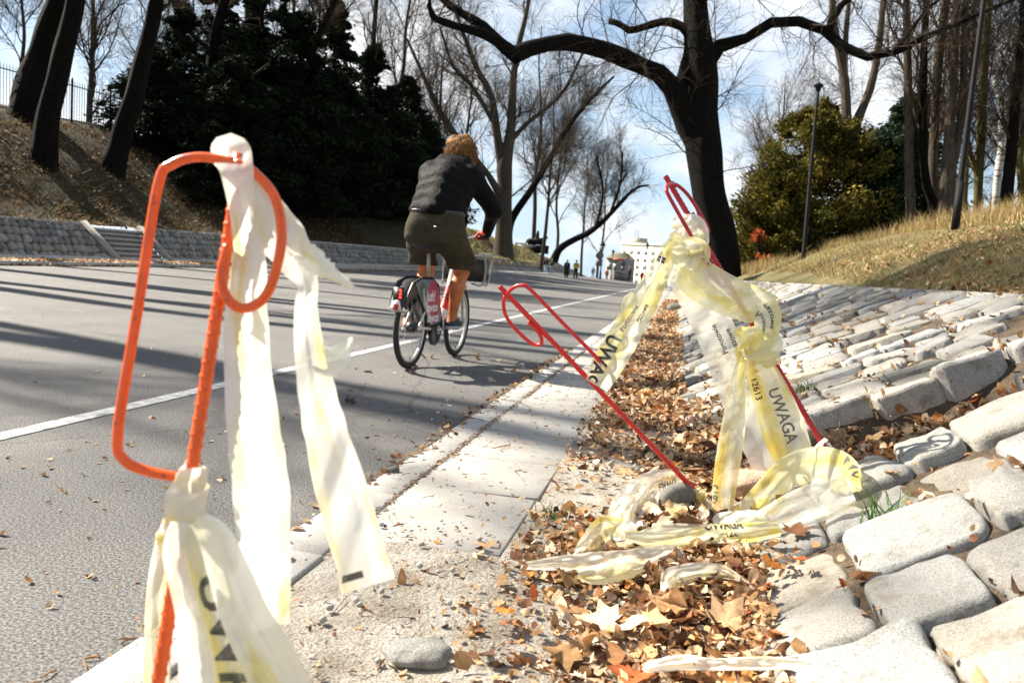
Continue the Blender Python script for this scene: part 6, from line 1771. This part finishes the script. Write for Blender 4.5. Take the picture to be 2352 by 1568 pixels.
# ---- iron fence on top of the left bank
root = empty("iron_fence", (-28.2, 20, 6), "tall black iron fence with thin bars along the top of the left bank", "fence")
ys_ = np.arange(12, 62, 2.5)
pr_ = None
for y in ys_:
    x = -27.6
    z = float(ground_z(x, y)) - .05
    mb = MB(); mb.tube([(x, y, z - .3), (x, y, z + 2.0), (x, y, z + 2.1)], [.05, .05, .02], 6); mb.build("fence_post", M_IRON, root)
    if pr_ is not None:
        a, b = np.array([x, pr_[0], pr_[1]]), np.array([x, y, z])
        mb = MB()
        for zz in (.2, 1.75): mb.tube([a + [0, 0, zz], b + [0, 0, zz]], .026, 4, False)
        for k in np.linspace(0, 1, 17)[1:-1]:
            p = a * (1 - k) + b * k; mb.tube([p + [0, 0, .1], p + [0, 0, 1.95]], .015, 4, False)
        mb.build("rail_panel", M_IRON, root)
    pr_ = (y, z)

# ---- stakes, dark monument
sp_ = upright(1196, 560, 84)
root = empty("tree_stakes", tuple(sp_), "three pale wooden stakes with a crossbar on the mound right of the forked tree", "stakes")
M_WOOD = plain("raw_pine", (.45, .3, .13), .8)
for dx, dy in ((-.45, 0), (.45, 0), (0, .6)):
    mb = MB(); mb.tube([sp_ + [dx, dy, -.2], sp_ + [dx, dy, 1.9]], .06, 8); mb.build("stake", M_WOOD, root)
mb = MB(); mb.box(sp_ + [0, .1, 1.8], (1.2, .08, .12)); mb.build("crossbar", M_WOOD, root)
mp = upright(1230, 576, 108)
mo = empty("monument", tuple(mp), "dark statue mass of a rider on a long base beyond the mound", "monument")
mb = MB(); mb.box(mp + [0, 0, .5], (3.4, 1.2, 1.1)); mb.build("plinth", M_IRON, mo)
v, q = snet(body_sdf([((-.9, 0, 1.5), (.7, 0, 1.55), .42, .45), ((.8, 0, 1.7), (1.25, 0, 2.2), .3, .18), ((1.25, 0, 2.25), (1.5, 0, 2.05), .17, .1), ((.1, 0, 1.9), (.15, 0, 2.6), .28, .22), ((.15, 0, 2.85), (.15, 0, 2.9), .15, .14), ((-.9, .2, 1.3), (-.95, .2, .95), .13, .1), ((-.9, -.2, 1.3), (-1.0, -.2, .95), .13, .1), ((.7, .2, 1.3), (.75, .2, .95), .13, .1), ((.7, -.2, 1.3), (.9, -.2, .95), .13, .1), ((-1.25, 0, 1.6), (-1.5, 0, 1.1), .1, .06)], .15), (-1.8, -.8, .8), (1.8, .8, 3.2), .07)
mk("statue", v + mp, q, M_IRON, mo)

# ---- walkers
def walker(px, py, d, H, face, label, top, bottom, skin=(.4, .22, .15), hair=(.05, .03, .02), coat=False, stride=.12, hat=None, arms=0.0):
    b = upright(px, py, d)
    s = H / 1.75
    Mw = Matrix.Translation(Vector(b)) @ Matrix.Rotation(face, 4, 'Z') @ Matrix.Scale(s, 4)
    root = empty("person", label=label, cat="person", group="people walking at the far end of the street", M=Mw)
    st = stride
    fl, fr_ = (-.1, -st, .08), (.1, st, .08)
    kl, kr = (-.1, -st * .35 + .03, .5), (.1, st * .6 + .04, .5)
    armp = [((-.2, 0, 1.40), (-.25, -.02 + arms * .05, 1.12), .052, .042), ((-.25, -.02 + arms * .05, 1.12), (-.24 + arms * .12, .06 + arms * .15, .88 + arms * .2), .04, .03), ((.2, 0, 1.40), (.25, .02, 1.12), .052, .042), ((.25, .02, 1.12), (.24 - arms * .12, .08 + arms * .15, .88 + arms * .2), .04, .03)]
    bd = [((0, 0, .95), (0, 0, 1.35), .12, .13), ((-.15, 0, 1.42), (.15, 0, 1.42), .06, .06), ((0, 0, 1.45), (0, .01, 1.58), .055, .05), ((0, .015, 1.64), (0, .01, 1.68), .085, .085), ((0, .10, 1.63), (0, .11, 1.625), .016, .016),
          ((-.09, 0, .93), kl, .09, .055), (kl, fl, .055, .04), ((.09, 0, .93), kr, .09, .055), (kr, fr_, .055, .04)] + armp + [((-.24 + arms * .12, .07 + arms * .16, .86 + arms * .2), (-.24 + arms * .14, .1 + arms * .16, .8 + arms * .2), .035, .028), ((.24 - arms * .12, .09 + arms * .16, .86 + arms * .2), (.24 - arms * .14, .12 + arms * .16, .8 + arms * .2), .035, .028)]
    sdf_obj("body", bd, .04, .026, plain("skin", skin, .6), root)
    z0 = .32 if coat else .86
    jt = [((-.06, 0, 1.0), (-.08, 0, 1.36), .135, .12), ((.06, 0, 1.0), (.08, 0, 1.36), .135, .12), ((-.15, 0, 1.40), (.15, 0, 1.40), .085, .085), ((0, 0, 1.45), (0, 0, 1.5), .08, .07)] + [(a, b_, r1 + .025, r2 + .022) for a, b_, r1, r2 in armp]
    if coat: jt += [((-.07, 0, 1.0), (-.12, 0, .3), .14, .17), ((.07, 0, 1.0), (.12, 0, .3), .14, .17)]
    sdf_obj("coat" if coat else "jacket", jt, .05, .026, plain("jacket_cloth", top, .8), root, None, lambda p: z0 - p[:, 2])
    tr_ = [((-.08, 0, .95), (.08, 0, .95), .13, .13), ((-.095, 0, .92), kl, .105, .08), (kl, (fl[0], fl[1], .1), .08, .075), ((.095, 0, .92), kr, .105, .08), (kr, (fr_[0], fr_[1], .1), .08, .075)]
    sdf_obj("trousers", tr_, .04, .026, plain("trouser_cloth", bottom, .85), root, None, lambda p: .08 - p[:, 2])
    for f in (fl, fr_): sdf_obj("shoe", [((f[0], f[1] - .03, .05), (f[0], f[1] + .13, .04), .05, .04)], .02, .022, M_SHOE if sum(bottom) < .5 else M_SOLE, root)
    hh = [((0, -.02, 1.69), (0, -.03, 1.66), .10, .09)] if hat is None else [((0, 0, 1.70), (0, 0, 1.73), .105, .09)]
    sdf_obj("hair" if hat is None else "cap", hh, .02, .02, plain("hair_colour", hat or hair, .7), root, None, None if hat is None else (lambda p: 1.675 - p[:, 2]))
    return root
PI = math.pi
walker(1254, 608, 92, 1.78, PI + .2, "walker in dark jacket and pale jeans on the raised path, with reddish cap", (.015, .016, .02), (.35, .42, .5), hat=(.5, .06, .03))
walker(1268, 608, 92, 1.70, PI - .2, "dark haired walker in black jacket and blue jeans beside the reddish cap", (.012, .013, .016), (.22, .32, .45), arms=.8)
walker(1301, 632, 74, 1.66, PI + .1, "woman in a long black coat standing at the far side of the road", (.01, .01, .012), (.012, .012, .012), coat=True, stride=.08)
walker(1322, 633, 74, 1.72, PI - .1, "person in yellow jacket with dark red scarf and black trousers at the far kerb", (.55, .38, .07), (.012, .012, .014), arms=.6, hair=(.3, .1, .06))
walker(1362, 624, 118, 1.7, PI, "tiny pale grey walker far up the left pavement", (.3, .31, .33), (.3, .33, .38))
walker(1394, 628, 122, 1.7, PI, "tiny far walker in orange red top near the lamp post", (.5, .14, .06), (.1, .12, .2))
walker(1474, 638, 112, 1.7, .4, "far figure in bright red jacket beside the hanging streamer", (.6, .02, .02), (.02, .02, .03))
# far cyclist
fcb = upright(1444, 640, 108)
fc = walker(1444, 640, 108, 1.75, -.5, "distant cyclist in black with an orange helmet riding away", (.012, .012, .015), (.02, .02, .03), stride=.2, hat=(.7, .15, .03))
fc.location.z += .28
Mf = Matrix.Translation(Vector(fcb)) @ Matrix.Rotation(-.5, 4, 'Z')
fbk = empty("bicycle", label="tiny distant dark bicycle under the far cyclist", cat="bicycle", M=Mf)
for cy in (-.5, .55):
    mb = MB(); torus(mb, .31, .03, .03, cy, 24, 6); mb.build("wheel", M_RUB, fbk, True)
mb = MB()
for a, b in (((0, -.5, .34), (0, -.1, .30)), ((0, -.1, .30), (0, .42, .8)), ((0, -.1, .3), (0, -.2, .85)), ((0, .42, .95), (0, .55, .34)), ((-.28, .40, 1.0), (.28, .40, 1.0)), ((0, -.2, .8), (0, .42, .82))): mb.tube([a, b], .025, 6)
mb.build("frame", M_IRON, fbk)
